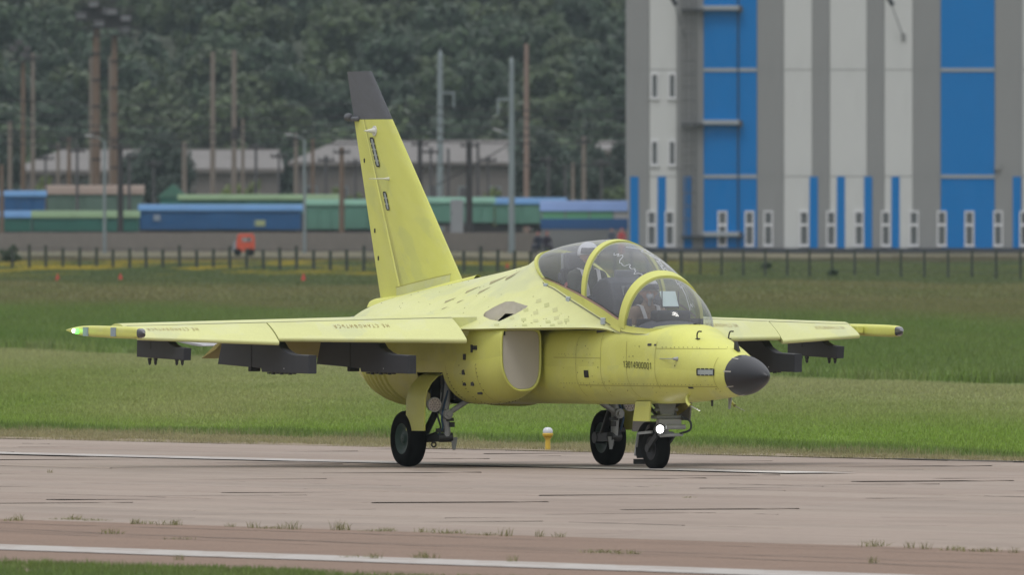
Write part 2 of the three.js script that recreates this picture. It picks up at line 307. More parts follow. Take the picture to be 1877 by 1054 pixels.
{
  const mown = [], tall = [], far = [], near = [], straw = [];
  for (let i = 0; i < 60000; i++) {
    const D = Math.sqrt(rr(265 ** 2, 500 ** 2)), x = rr(-1, 1) * D * 0.0245, z = DIST - D, q = toTQ(x, z)[1]; if (q > QFAR - 0.9) continue;
    const cut = 482.7 - (x + 9.85) * 5.15 + 22 * (fbm(x * 0.05 + 3, D * 0.006, 4) - 0.5); if (D > cut) continue;
    const cl = fbm(x * 0.5, D * 0.08, 3), sw = strawW(toTQ(x, z)[0]), edge = q > QFAR - sw + 0.3; if (cl < 0.34 && rnd() < 0.5) continue; if (edge && rnd() < 0.75) continue; const fringe = sstep(QFAR - sw - 2.8, QFAR - sw - 1, q) * (edge ? 0 : 1);
    mown.push([x, -0.04, z, rr(0.8, 1.4), (0.5 + 1.0 * cl) * (1 + 0.45 * fringe * fbm(x * 1.3, D * 0.3, 2) * 2) * (edge ? 0.6 : 1), zoneCol(x, z)]);
  }
  for (let i = 0; i < 46000; i++) {
    const D = Math.sqrt(rr(395 ** 2, 700 ** 2)), x = rr(-1, 1) * D * 0.0245, z = DIST - D, cut = 482.7 - (x + 9.85) * 5.15 + 22 * (fbm(x * 0.05 + 3, D * 0.006, 4) - 0.5); if (D < cut) continue;
    tall.push([x, -0.04, z, rr(0.8, 1.5), 0.5 + 1.1 * fbm(x * 0.4, D * 0.05, 3), zoneCol(x, z)]);
  }
  for (let i = 0; i < 40000; i++) { const D = Math.sqrt(rr(690 ** 2, 1330 ** 2)), x = rr(-1, 1) * D * 0.0245, z = DIST - D; far.push([x, -0.04, z, rr(0.8, 1.8), 0.6 + 1.0 * fbm(x * 0.3, D * 0.03, 3), zoneCol(x, z)]); }
  for (let i = 0; i < 16000; i++) { const t = rr(50, 100), q = 33.4 + 6.5 * rnd() ** 1.4, [x, z] = tq(t, q), D = DIST - z; if (Math.abs(x) > D * 0.025) continue; const e = sstep(33.6, 35.2, q + 1.6 * (fbm(t * 0.7, q) - 0.5)); if (rnd() > e + 0.04) continue; near.push([x, -0.03, z, rr(0.6, 1.1), rr(0.5, 1.1) * (0.35 + 0.65 * e), e < 0.4 ? [0.21, 0.21, 0.08] : zoneCol(x, z)]); }
  for (let i = 0; i < 22000; i++) { const t = rr(T0, 60), q = QFAR - 0.3 - (strawW(t) + 0.6) * rnd(), [x, z] = tq(t, q), D = DIST - z; if (Math.abs(x) > D * 0.0245) continue; if (fbm(t * 0.8, q * 2) < 0.42) continue; straw.push([x, -0.03, z, rr(0.6, 1), rr(0.35, 1.0), zoneCol(x, z)]); }
  const tA = tuft(26, 0.20, 0.11, 0.07, 0.006), tB = tuft(26, 0.28, 0.34, 0.16, 0.010), tC = tuft(26, 0.5, 0.34, 0.2, 0.022), tD = tuft(22, 0.10, 0.11, 0.05, 0.004), tE = tuft(18, 0.16, 0.10, 0.08, 0.005);
  scatter('mown_grass', tA, mown, 'short mown grass beyond the concrete taxiway');
  scatter('tall_grass', tB, tall, 'tall dark green meadow grass behind the mown strip');
  scatter('meadow_grass', tC, far, 'dry and flowering meadow grass towards the post fence');
  scatter('foreground_grass', tD, near, 'bright green grass at the near pavement edge');
  scatter('straw_grass', tE, straw, 'dry straw coloured grass along the far taxiway edge');
}
// weeds rooted in the pavement joints, one plant each
{
  const wm = new THREE.MeshPhysicalMaterial({ roughness: 0.9, vertexColors: true, side: THREE.DoubleSide, transmission: 0.3 });
  const kinds = [tuft(40, 0.13, 0.062, 0.10, 0.004), tuft(22, 0.07, 0.085, 0.07, 0.004), tuft(44, 0.20, 0.045, 0.13, 0.004)];
  for (const g of kinds) { const c = g.attributes.color; for (let i = 0; i < c.count; i++) c.setXYZ(i, c.getX(i) * rr(0.19, 0.25), c.getY(i) * 0.215, c.getZ(i) * 0.085); }
  const spots = [[26, 0, 950], [36, 1, 949], [112, 2, 949], [130, 0, 949], [140, 1, 949], [152, 2, 950], [172, 0, 951], [182, 2, 951], [250, 1, 956], [263, 0, 956], [322, 1, 957], [312, 0, 958], [422, 1, 961], [466, 1, 963], [495, 0, 964], [515, 1, 965], [540, 1, 966], [618, 1, 967], [632, 1, 967], [690, 2, 969], [708, 0, 969], [784, 0, 971], [818, 2, 973], [830, 0, 973], [880, 2, 976], [898, 1, 977], [926, 1, 978], [990, 1, 979], [1023, 1, 980], [1600, 0, 997], [1665, 1, 1000], [1697, 1, 1002], [1748, 0, 1004], [1790, 2, 1006], [1815, 0, 1007], [1856, 1, 1009], [782, 0, 1019], [775, 1, 1020], [1096, 2, 1008], [1115, 2, 1009], [1145, 0, 1011], [940, 1, 1026], [94, 1, 862], [1206, 2, 887], [1262, 0, 908], [660, 2, 1018], [690, 1, 1020], [1600, 1, 1028], [330, 1, 1022], [205, 0, 974], [330, 2, 984]];
  const ord = (n) => ['first', 'second', 'third', 'fourth', 'fifth', 'sixth', 'seventh', 'eighth', 'ninth', 'tenth', 'eleventh', 'twelfth', 'thirteenth', 'fourteenth', 'fifteenth', 'sixteenth', 'seventeenth', 'eighteenth', 'nineteenth', 'twentieth'][n] || `${n + 1}th`;
  const row = ([px, , py]) => py < 940 ? 'out on the open concrete' : (py - 949 - px * 0.0322 > 12 ? 'on the reddish shoulder' : 'along the concrete edge'), count = {};
  const seen = spots.slice().sort((a, b) => a[0] - b[0]);
  seen.forEach((sp, i) => {
    const [px, k, py] = sp, w = row(sp), n = count[w] || 0; count[w] = n + 1;
    const D = EYE * FPX / (py + 4 - HORIZON), t = thing('weed_plant', `${ord(n)} small weed from the left ${w}`, 'weed', [east(px, D), -0.008, DIST - D], i * 2.4, 'weeds in the pavement'), s = rr(0.7, 1.15) * (py < 940 ? 0.6 : 1);
    t.scale.set(s, s * rr(0.75, 1.3), s); obj('leaves', kinds[k], wm, t);
  });
}
{ // yellow edge lamp
  const D = EYE * FPX / (824 - HORIZON), t = thing('taxiway_edge_lamp', 'small yellow lamp on a stem with clear dome at far taxiway edge', 'lamp', [east(1004, D), -0.03, DIST - D]);
  const lathe = (pts) => new THREE.LatheGeometry(pts.map(([r, y]) => new THREE.Vector2(r, y)), 20), yp = mat(0.62, 0.42, 0.05, 0.5, { map: mottle });
  obj('stem', lathe([[0.06, 0], [0.035, 0.02], [0.032, 0.16], [0.04, 0.17], [0.055, 0.185], [0, 0.186]]), yp, t);
  obj('lamp_housing', lathe([[0.001, 0.183], [0.04, 0.185], [0.062, 0.20], [0.068, 0.222], [0.066, 0.238], [0.001, 0.239]]), yp, t);
  obj('glass_dome', lathe([[0.062, 0.24], [0.064, 0.262], [0.056, 0.288], [0.036, 0.306], [0.001, 0.312]]), mat(0.55, 0.57, 0.60, 0.15, { clearcoat: 1 }), t);
}

// ------------------------------------------------------------------ jet trainer
// aircraft frame: a forward, u up, s to starboard (the camera side)
const A = (a, u, s) => [-s, u, a];
const primerTex = colourTex(512, (u, v) => {
  const a = tfbm(u, v, 4, 5), b = tfbm(u + 0.3, v + 0.6, 10, 4), f = vnoise(u * 200, v * 200, 200), g = sstep(0.52, 0.62, tfbm(u + 0.15, v + 0.7, 6, 4));
  const k = 0.905 + 0.20 * (a - 0.5) + 0.05 * (f - 0.5) - 0.05 * g, w = sstep(0.58, 0.70, b);
  return [k * lerp(1, 0.985, g), k, k * lerp(1.0, 1.8, w) * lerp(1, 1.4, g)];
});
primerTex.repeat.set(0.5, 0.5);
const smear = greyTex(256, (u, v) => 0.38 + 0.30 * tfbm(u, v, 6, 4)); smear.repeat.set(0.6, 0.6);
const PR = [0.690, 0.705, 0.165];
const primer = mat(...PR, 0.9, { map: primerTex, roughnessMap: smear });
const primerWhite = mat(0.675, 0.695, 0.300, 0.78, { map: primerTex, roughnessMap: smear });
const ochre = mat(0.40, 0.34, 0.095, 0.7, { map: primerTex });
const beige = mat(0.64, 0.60, 0.545, 0.6, { map: mottle });
const greyTip = mat(0.110, 0.116, 0.134, 0.6, { map: mottle });
const radomeMat = mat(0.018, 0.019, 0.024, 0.38, { map: mottle });
const pylonMat = mat(0.030, 0.032, 0.040, 0.55, { map: mottle });
const black = mat(0.012, 0.012, 0.013, 0.6), seamMat = mat(0.42, 0.405, 0.105, 0.8), greyPanel = mat(0.33, 0.37, 0.36, 0.5);
const steelGrey = mat(0.36, 0.375, 0.38, 0.45, { map: mottle }), darkMetal = mat(0.050, 0.052, 0.054, 0.5, { metalness: 0.3, map: mottle }), alu = mat(0.60, 0.60, 0.60, 0.35, { metalness: 0.9 });
const cockpitGrey = mat(0.085, 0.09, 0.10, 0.8, { map: mottle }), cockpitDark = mat(0.028, 0.03, 0.034, 0.85, { map: mottle });
const jet = thing('jet_trainer', 'yellow-primed twin-seat jet trainer rolling on the concrete taxiway', 'jet aircraft', [0, 0, 0], PSI);

// --- fuselage sections: a, half width, top, widest height, bottom, upper and lower fullness
const BODY = table([
  [6.40, 0.236, 1.350, 1.115, 0.880, 2.0, 2.0], [6.00, 0.318, 1.478, 1.15, 0.850, 2.1, 2.05], [5.50, 0.405, 1.605, 1.18, 0.815, 2.3, 2.15], [5.13, 0.455, 1.694, 1.20, 0.795, 2.8, 2.25],
  [4.60, 0.505, 1.690, 1.22, 0.775, 4.2, 2.35], [4.20, 0.525, 1.720, 1.22, 0.765, 5.0, 2.4], [3.20, 0.550, 1.660, 1.20, 0.755, 4, 2.5], [2.00, 0.56, 1.66, 1.2, 0.75, 4, 2.6],
  [0.50, 0.56, 1.66, 1.2, 0.745, 4, 2.6], [-1.00, 0.50, 1.66, 1.2, 0.74, 4, 2.6], [-2.40, 0.36, 1.80, 1.35, 0.95, 3, 2.3], [-3.20, 0.24, 1.84, 1.5, 1.25, 2.5, 2.2], [-3.95, 0.11, 1.80, 1.62, 1.46, 2, 2]]);
const spow = (v, e) => Math.sign(v) * Math.pow(Math.abs(v), e);
const bodyRing = (a, N = 56, grow = 0) => { const [W, T, C, B, nt, nb] = BODY(a), r = []; for (let j = 0; j < N; j++) { const t = j / N * 2 * Math.PI, n = Math.sin(t) >= 0 ? nt : nb; r.push(A(a, C + ((Math.sin(t) >= 0 ? T - C : C - B) + grow) * spow(Math.sin(t), 2 / n), (W + grow) * spow(Math.cos(t), 2 / n))); } return r; };
const bodySide = (a, u, grow = 0) => { const [W, T, C, B, nt, nb] = BODY(a), up = u >= C, k = up ? (u - C) / (T - C) : (C - u) / (C - B), n = up ? nt : nb; return (W + grow) * Math.pow(Math.max(0, 1 - Math.pow(Math.min(1, k), n)), 1 / n); };
{
  const st = []; for (let a = 6.40; a > -3.95; a -= 0.08) st.push(a); st.push(-3.95);
  const G = st.map((a) => bodyRing(a));
  const g = gridSurface(G, { closed: true, keep: (i, j) => !(st[i] < 4.72 && st[i] > 1.2 && j > 8 && j < 19) });
  obj('fuselage', [g, cap(G[G.length - 1])], primer, jet);
}
// strip of sheet laid along the body at one station (a panel joint)
const bodySeam = (a, u0, u1, w = 0.012, sg = 1) => { const G = []; for (let i = 0; i <= 14; i++) { const u = lerp(u0, u1, i / 14); G.push([A(a - w / 2, u, sg * (bodySide(a - w / 2, u) + 0.003)), A(a + w / 2, u, sg * (bodySide(a + w / 2, u) + 0.003))]); } return gridSurface(G, { centre: A(a, 1.2, 0) }); };
const bodyLine = (u, a0, a1, w = 0.010, sg = 1) => { const G = []; for (let i = 0; i <= 24; i++) { const a = lerp(a0, a1, i / 24); G.push([A(a, u - w / 2, sg * (bodySide(a, u - w / 2) + 0.003)), A(a, u + w / 2, sg * (bodySide(a, u + w / 2) + 0.003))]); } return gridSurface(G, { centre: A((a0 + a1) / 2, 1.2, 0) }); };
for (const sg of [1, -1]) {
  for (const [a, u0, u1] of [[5.02, 0.95, 1.50], [6.20, 0.95, 1.32], [4.36, 0.84, 1.50], [3.70, 0.80, 1.58], [3.05, 0.80, 1.58]]) obj('panel_seam', bodySeam(a, u0, u1, 0.009, sg), seamMat, jet);
  for (const [u, a0, a1] of [[0.98, 3.05, 6.2], [1.42, 5.02, 6.2], [1.30, 2.45, 3.70]]) obj('panel_seam', bodyLine(u, a0, a1, 0.008, sg), seamMat, jet);
}
// --- radome
{
  const prof = table([[0, 0.236], [0.12, 0.224], [0.25, 0.196], [0.40, 0.150], [0.53, 0.098], [0.62, 0.050], [0.66, 0.010]]), G = [];
  for (let i = 0; i <= 26; i++) { const x = 0.66 * i / 26, r = prof(x)[0], ring = []; for (let j = 0; j < 48; j++) { const t = j / 48 * 2 * Math.PI; ring.push(A(6.404 + x, 1.115 - 0.008 * x + r * Math.sin(t), r * Math.cos(t))); } G.push(ring); }
  const rad = obj('radome', [gridSurface(G, { closed: true }), cap(G[26])], radomeMat, jet); tag(rad, 'dark grey pointed radome with pale lightning strips');
  const pale = mat(0.40, 0.38, 0.33, 0.5);
  for (let k = 0; k < 8; k++) { const t = (k + 0.25) / 8 * 2 * Math.PI, H = []; for (let i = 0; i <= 5; i++) { const x = -0.05 + 0.19 * i / 5, r = prof(Math.max(0, x))[0] + 0.004, w = 0.007; const dx = -Math.sin(t) * w, dy = Math.cos(t) * w, c = [Math.cos(t) * r, Math.sin(t) * r]; H.push([A(6.404 + x, 1.115 + c[1] - dy, c[0] - dx), A(6.404 + x, 1.115 + c[1] + dy, c[0] + dx)]); } obj('lightning_strip', gridSurface(H, { centre: A(6.5, 1.115, 0) }), pale, rad); }
}
// --- upper shell: leading edge extension, shoulders and spine
const SHELL = table([ // a, edge s u, inner s u, edge handle s u, inner handle s u
  [5.13, 0.18, 1.675, 0.02, 1.698, 0.04, 0.008, 0.05, 0.004], [4.90, 0.400, 1.575, 0.343, 1.618, 0.01, 0.02, 0.02, 0.01], [4.60, 0.470, 1.545, 0.450, 1.616, 0.005, 0.03, 0.01, 0.02], [4.17, 0.498, 1.580, 0.502, 1.655, 0.0, 0.02, 0.01, 0.02],
  [3.82, 0.575, 1.645, 0.525, 1.765, 0.05, 0.02, 0.02, 0.05], [3.20, 0.81, 1.652, 0.528, 1.925, 0.12, 0.03, 0.04, 0.12], [2.75, 0.95, 1.648, 0.510, 2.03, 0.18, 0.03, 0.07, 0.15], [2.35, 1.09, 1.642, 0.480, 2.12, 0.25, 0.04, 0.10, 0.15],
  [1.93, 1.23, 1.635, 0.435, 2.19, 0.30, 0.05, 0.12, 0.12], [1.60, 1.33, 1.63, 0.382, 2.348, 0.35, 0.06, 0.14, 0.15], [1.40, 1.35, 1.63, 0.285, 2.445, 0.38, 0.07, 0.17, 0.10], [1.24, 1.36, 1.63, 0.06, 2.525, 0.40, 0.08, 0.25, 0.03],
  [1.18, 1.36, 1.63, 0.0, 2.522, 0.40, 0.08, 0.26, 0.0], [0.95, 1.36, 1.63, 0.0, 2.43, 0.40, 0.09, 0.30, 0.0], [0.30, 1.36, 1.63, 0.0, 2.33, 0.40, 0.12, 0.40, 0.0], [-0.50, 1.36, 1.63, 0.0, 2.24, 0.40, 0.15, 0.48, 0.0],
  [-1.26, 1.30, 1.61, 0.0, 2.15, 0.22, 0.22, 0.55, 0.0], [-2.00, 1.16, 1.52, 0.0, 2.06, 0.05, 0.28, 0.62, 0.0], [-2.50, 1.04, 1.42, 0.0, 2.00, 0.02, 0.30, 0.62, 0.0], [-2.90, 0.93, 1.33, 0.0, 1.955, 0.01, 0.30, 0.58, 0.0]]);
const shellPt = (a, v) => { const [es, eu, is, iu, hs, hu, js, ju] = SHELL(a), b = [(1 - v) ** 3, 3 * v * (1 - v) ** 2, 3 * v * v * (1 - v), v ** 3]; return [b[0] * es + b[1] * (es - hs) + b[2] * (is + js) + b[3] * is, b[0] * eu + b[1] * (eu + hu) + b[2] * (iu - ju) + b[3] * iu]; };
const shellAt = (a, s) => { let lo = 0, hi = 1; for (let k = 0; k < 30; k++) { const m = (lo + hi) / 2; if (shellPt(a, m)[0] > s) lo = m; else hi = m; } return shellPt(a, (lo + hi) / 2)[1]; };
const HOLE = [[1.459, 1.005], [1.434, 0.965], [1.50, 0.872], [1.597, 0.785], [1.73, 0.742], [2.078, 0.715], [2.07, 0.75], [1.909, 1.01], [1.70, 1.035], [1.52, 1.026]];   // auxiliary inlet, plan (a, s)
function punch(g, poly) { // cut a convex plan outline out of a surface
  const q = g.toNonIndexed(), P = q.attributes.position, N = q.attributes.normal, U = q.attributes.uv, out = [];
  let area = 0; poly.forEach((p, i) => { const n = poly[(i + 1) % poly.length]; area += p[0] * n[1] - n[0] * p[1]; }); const sg = Math.sign(area);
  const minA = Math.min(...poly.map((p) => p[0])), maxA = Math.max(...poly.map((p) => p[0])), minS = Math.min(...poly.map((p) => p[1])), maxS = Math.max(...poly.map((p) => p[1]));
  const vert = (i) => [P.getX(i), P.getY(i), P.getZ(i), N.getX(i), N.getY(i), N.getZ(i), U.getX(i), U.getY(i)];
  const emit = (pg) => { for (let k = 1; k + 1 < pg.length; k++) out.push(pg[0], pg[k], pg[k + 1]); };
  for (let i = 0; i < P.count; i += 3) {
    let pg = [vert(i), vert(i + 1), vert(i + 2)];
    const as = pg.map((v) => v[2]), ss = pg.map((v) => -v[0]);
    if (Math.max(...as) < minA || Math.min(...as) > maxA || Math.max(...ss) < minS || Math.min(...ss) > maxS) { emit(pg); continue; }
    for (let e = 0; e < poly.length && pg.length; e++) {
      const p = poly[e], n = poly[(e + 1) % poly.length], side = (v) => sg * ((n[0] - p[0]) * (-v[0] - p[1]) - (n[1] - p[1]) * (v[2] - p[0]));
      const inn = [], ou = [];
      for (let k = 0; k < pg.length; k++) { const A0 = pg[k], B0 = pg[(k + 1) % pg.length], da = side(A0), db = side(B0); (da >= 0 ? inn : ou).push(A0); if ((da >= 0) !== (db >= 0)) { const t = da / (da - db), X = A0.map((x, c) => lerp(x, B0[c], t)); inn.push(X); ou.push(X); } }
      if (ou.length > 2) emit(ou); pg = inn;
    }
  }
  const r = new THREE.BufferGeometry(), f = (o, n) => { const d = []; for (const v of out) for (let k = 0; k < n; k++) d.push(v[o + k]); return new THREE.Float32BufferAttribute(d, n); };
  r.setAttribute('position', f(0, 3)); r.setAttribute('normal', f(3, 3)); r.setAttribute('uv', f(6, 2)); return r;
}
{
  const st = []; for (let a = 5.13; a > -2.9; a -= 0.05) st.push(a); st.push(-2.9);
  const NV = 28;
  for (const sg of [1, -1]) {
    const G = st.map((a) => { const r = []; for (let j = 0; j <= NV; j++) { const [s, u] = shellPt(a, j / NV); r.push(A(a, u, sg * s)); } return r; });
    let g = gridSurface(G, { centre: (i) => A(st[i], 0.6, 0) }); g = punch(g, HOLE.map(([a, s]) => [a, sg * s]));
    const under = gridSurface(st.filter((a) => a < 4.0).map((a) => { const [es, eu] = SHELL(a), r = []; for (const k of [0, 0.12, 0.5, 1]) r.push(A(a, eu - (k === 0 ? 0.0 : 0.022), sg * lerp(es, 0.4, k))); return r; }), { centre: A(0, 9, 0) });
    obj(sg > 0 ? 'shoulder_skin' : 'shoulder_skin', [g, under], primerWhite, jet);
    // auxiliary inlet well
    const rec = part('auxiliary_inlet', jet), R = HOLE.map(([a, s]) => [a, s, shellAt(a, s)]);
    const W = []; for (let i = 0; i <= R.length; i++) { const [a, s, u] = R[i % R.length]; W.push([A(a, u - 0.001, sg * s), A(a, Math.min(u - 0.03, lerp(1.60, 1.70 + 0.13 * Math.exp(-(((a - 1.66) / 0.16) ** 2)), clamp((1.0 - s) / 0.2, 0, 1))), sg * s)]); }
    obj('inlet_wall', toCreasedNormals(gridSurface(W, { centre: A(1.6, 1.7, sg * 0.8) }), 0.6), beige, rec);
  }
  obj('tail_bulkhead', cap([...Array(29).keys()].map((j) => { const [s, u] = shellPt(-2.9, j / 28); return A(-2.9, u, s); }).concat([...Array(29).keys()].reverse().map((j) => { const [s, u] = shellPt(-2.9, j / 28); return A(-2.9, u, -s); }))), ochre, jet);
}
const onShell = (a, s, lift = 0.004) => A(a, shellAt(a, Math.abs(s)) + lift, s);
const shellQuad = (pts, lift = 0.004) => { const r = pts.map(([a, s]) => onShell(a, s, lift)); return cap(r); };
// worn scoops and bare patches on the shoulder
for (const sg of [1, -1]) {
  for (const [a, s, l, w] of [[0.62, 0.44, 0.30, 0.12], [0.95, 0.40, 0.28, 0.10], [0.24, 0.60, 0.20, 0.10], [0.62, 0.62, 0.16, 0.10], [0.02, 0.78, 0.18, 0.08], [0.36, 0.80, 0.10, 0.05], [0.18, 0.92, 0.08, 0.05]]) obj('bare_patch', shellQuad([[a + l * 0.5, sg * (s - w * 0.7)], [a - l * 0.5, sg * (s + 0.1 * w)], [a - l * 0.2, sg * (s + w * 0.6)]]), mat(0.47, 0.43, 0.24, 0.8, { map: mottle }), jet);
  for (const [a, s] of [[-2.36, 0.50], [-2.30, 0.44], [-2.24, 0.38], [-2.18, 0.32]]) obj('vent_slot', shellQuad([[a + 0.10, sg * (s - 0.02)], [a + 0.04, sg * (s + 0.02)], [a - 0.06, sg * (s + 0.03)], [a, sg * (s - 0.01)]]), black, jet);
}
{ // small re-primed patches in rows on the leading edge extension
  const pm = [mat(0.625, 0.65, 0.30, 0.85, { map: primerTex }), mat(0.67, 0.68, 0.34, 0.85, { map: primerTex })];
  for (const sg of [1, -1]) for (let i = 0; i < 7; i++) for (let j = 0; j < 4; j++) { const a = 1.98 + i * 0.24 + j * 0.07, [es, , is] = SHELL(a), s = lerp(es - 0.06, is + 0.10, (j + 0.5) / 4), r = 0.075; if (es - is < 0.3 || rnd() < 0.15) continue; obj('primer_patch', shellQuad([[a + r, sg * s], [a, sg * (s + 0.028)], [a - r, sg * s], [a, sg * (s - 0.028)]], 0.003), pm[(i + j) % 2], jet); }
}
// --- engine nacelles
const NAC = table([[2.20, 0.60, 1.135, 1.645, 0.895], [1.90, 0.55, 1.165, 1.65, 0.815], [1.50, 0.45, 1.195, 1.65, 0.762], [0.90, 0.28, 1.22, 1.65, 0.742], [0.30, 0.15, 1.22, 1.65, 0.738], [-0.40, 0.08, 1.22, 1.65, 0.735], [-1.00, 0.05, 1.20, 1.65, 0.72], [-1.50, 0.05, 1.14, 1.65, 0.735], [-2.00, 0.08, 1.05, 1.63, 0.84], [-2.50, 0.14, 0.96, 1.62, 1.06], [-2.86, 0.20, 0.90, 1.66, 1.20]]);
const nacRing = (a, sg, N = 48, inset = 0) => { const [si, so, t, b] = NAC(a), sc = (si + so) / 2, w = (so - si) / 2 - inset, r = [], uc = b + (t - b) * 0.56; for (let j = 0; j < N; j++) { const th = j / N * 2 * Math.PI, c = Math.cos(th), sn = Math.sin(th), n = sn > 0 ? 7 : (c > 0 ? 2.05 : 3.2); const e = 2 / n; r.push(A(a, uc + (sn > 0 ? t - uc - inset : uc - b - inset) * spow(sn, e), sg * (sc + w * spow(c, sn > 0 ? 2 / 7 : e)))); } return r; };
const BAY0 = 0.75, BAY1 = 0.02;
for (const sg of [1, -1]) {
  const st = []; for (let a = 2.20; a > BAY0; a -= 0.06) st.push(a); st.push(BAY0); for (let a = BAY0 - 0.06; a > BAY1; a -= 0.06) st.push(a); st.push(BAY1); for (let a = BAY1 - 0.06; a > -2.86; a -= 0.06) st.push(a); st.push(-2.86);
  const G = st.map((a) => nacRing(a, sg)), uAt = (i, j) => (G[i][j % 48][1]);
  const nac = obj('engine_nacelle', gridSurface(G, { closed: true, keep: (i, j) => !(st[i] <= BAY0 && st[i] > BAY1 && j >= 27 && j <= 46 && uAt(i, j) < 1.13 - 0.5 * Math.max(0, Math.abs(G[i][j % 48][0]) - 1.03)) }), primer, jet);
  // intake lip and its cover plate
  const lip = []; for (const [da, ins] of [[0, 0], [0.018, 0.006], [0.022, 0.018], [0.012, 0.030], [-0.10, 0.036]]) lip.push(nacRing(2.20, sg, 64, ins).map((p) => [p[0], p[1], p[2] + da]));
  obj('intake_lip', gridSurface(lip, { closed: true }), primer, nac);
  const cov = nacRing(2.20, sg, 64, 0.034).map((p) => [p[0], p[1], 2.205]);
  const cg = cap(cov); obj('intake_cover', [cg, gridSurface([cov, cov.map((p) => [p[0], p[1], 2.14])], { closed: true })], beige, nac);
  obj('cover_latch', box(0.016, 0.05, 0.02, -sg * 1.085, 1.585, 2.215), black, nac);
  // wheel well
  obj('wheel_well', [box(0.86, 0.02, BAY0 - BAY1, -sg * 0.74, 1.22, (BAY0 + BAY1) / 2), box(0.02, 0.42, BAY0 - BAY1, -sg * 0.36, 1.0, (BAY0 + BAY1) / 2), box(0.66, 0.42, 0.02, -sg * 0.70, 1.0, BAY0 - 0.05), box(0.66, 0.44, 0.02, -sg * 0.70, 1.0, BAY1 + 0.02)], cockpitDark, nac);
  // ribs rolled into the aft cowling
  for (let k = 0; k < 6; k++) { const a = -0.95 - k * 0.17, H = [a - 0.03, a - 0.015, a, a + 0.015, a + 0.03].map((x, q) => { const ring = nacRing(x, sg, 48, q === 0 || q === 4 ? 0.001 : q === 2 ? -0.022 : -0.015); return ring.slice(26, 48); }); obj('cowling_rib', gridSurface(H, { centre: A(a, 1.2, sg * 0.6) }), primer, nac); }
  // inspection plates and vents on the outer cowling
  const rg = (a, u) => { const R = nacRing(a, 1, 160); let best = R[0], bd = 9; for (let j = 82; j < 160; j++) { const d = Math.abs(R[j][1] - u) + (Math.cos(j / 160 * 6.283) < -0.1 ? 5 : 0); if (d < bd) { bd = d; best = R[j]; } } return -best[0]; };
  for (const [a, u, w, h] of [[1.62, 1.41, 0.10, 0.05], [1.54, 1.40, 0.05, 0.09], [1.36, 1.30, 0.07, 0.07], [1.30, 1.12, 0.07, 0.06], [1.24, 0.985, 0.07, 0.05], [1.45, 0.985, 0.07, 0.05], [1.50, 0.875, 0.12, 0.03]]) { const s = rg(a, u); obj('inspection_port', box(0.012, h, w, -sg * s, u, a), darkMetal, nac); }
  for (const a of [1.62, 0.86]) { const H = [-0.004, 0.004].map((d) => nacRing(a + d, sg, 64, -0.0025).slice(34, 64)); obj('panel_seam', gridSurface(H, { centre: A(a, 1.2, sg * 0.7) }), seamMat, nac); }
  // exhaust nozzle
  const nz = obj('exhaust_nozzle', new THREE.LatheGeometry([[0.30, 0], [0.315, 0.15], [0.30, 0.40], [0.285, 0.46], [0.265, 0.46], [0.27, 0.2], [0.24, -0.2], [0.01, -0.25]].map(([r, y]) => new THREE.Vector2(r, y)), 40).rotateX(-Math.PI / 2).translate(...A(-2.62, 1.46, sg * 0.60)), mat(0.17, 0.17, 0.20, 0.4, { metalness: 0.4, map: mottle }), jet);
  // main gear door, curved and hanging outboard of the wheel
  const prof = [[1.03, 1.135], [1.12, 1.115], [1.21, 1.065], [1.29, 0.99], [1.345, 0.90], [1.37, 0.80], [1.375, 0.60], [1.375, 0.43]], dg = [];
  for (const off of [0, 0.018]) dg.push(gridSurface(prof.map(([s, u]) => [0.13, 0.64].map((a) => A(a, u - off * 0.3, sg * (s + off)))), { centre: off ? A(0.4, 0.7, sg * 0.5) : A(0.4, 0.9, sg * 2) }));
  const ring = [...prof.map(([s, u]) => [s, u]), ...prof.slice().reverse().map(([s, u]) => [s + 0.018, u - 0.005])];
  for (const a of [0.13, 0.64]) { const sh = new THREE.ShapeGeometry(new THREE.Shape(ring.map(([s, u]) => new THREE.Vector2(-sg * s, u)))).translate(0, 0, a); dg.push(sh); }
  dg.push(box(0.018, 0.004, 0.51, -sg * 1.384, 0.429, 0.385));
  obj('main_gear_door', dg, primer, jet);
}
// --- fasteners along the joints: joined, far too small to pick apart
{
  const dots = [], dot = (a, u, r, sg) => { const s = bodySide(a, u); const g = new THREE.CircleGeometry(r, 6).rotateY(-Math.PI / 2 * sg).translate(...A(a, u, sg * (s + 0.005))); dots.push(g); };
  for (const sg of [1, -1]) {
    for (let a = 2.6; a < 6.2; a += 0.075) { if (rnd() < 0.8) dot(a, 1.00, 0.007, sg); if (a < 3.6 && rnd() < 0.6) dot(a, 1.34, 0.006, sg); if (a > 5.05 && rnd() < 0.7) dot(a, 1.435, 0.008, sg); }
    for (let k = 0; k < 46; k++) dot(rr(2.6, 6.2), rr(0.88, 1.45), rr(0.005, 0.011), sg);
  }
  for (const sg of [1, -1]) {
    for (const a of [1.62, 1.20, 0.86]) for (let j = 34; j < 64; j++) { if (rnd() < 0.35) continue; const p = nacRing(a + 0.02, sg, 64, -0.004)[j]; dots.push(new THREE.SphereGeometry(0.006, 5, 4).translate(...p)); }
    for (let k = 0; k < 60; k++) { const a = rr(-2, 3.2), v = rr(0.1, 0.9), p = shellPt(a, v); dots.push(new THREE.SphereGeometry(rr(0.005, 0.009), 5, 4).scale(1, 0.5, 1).translate(...A(a, p[1] + 0.001, sg * p[0]))); }
  }
  obj('fasteners', dots, mat(0.16, 0.15, 0.06, 0.7), jet).userData.kind = 'stuff';
}
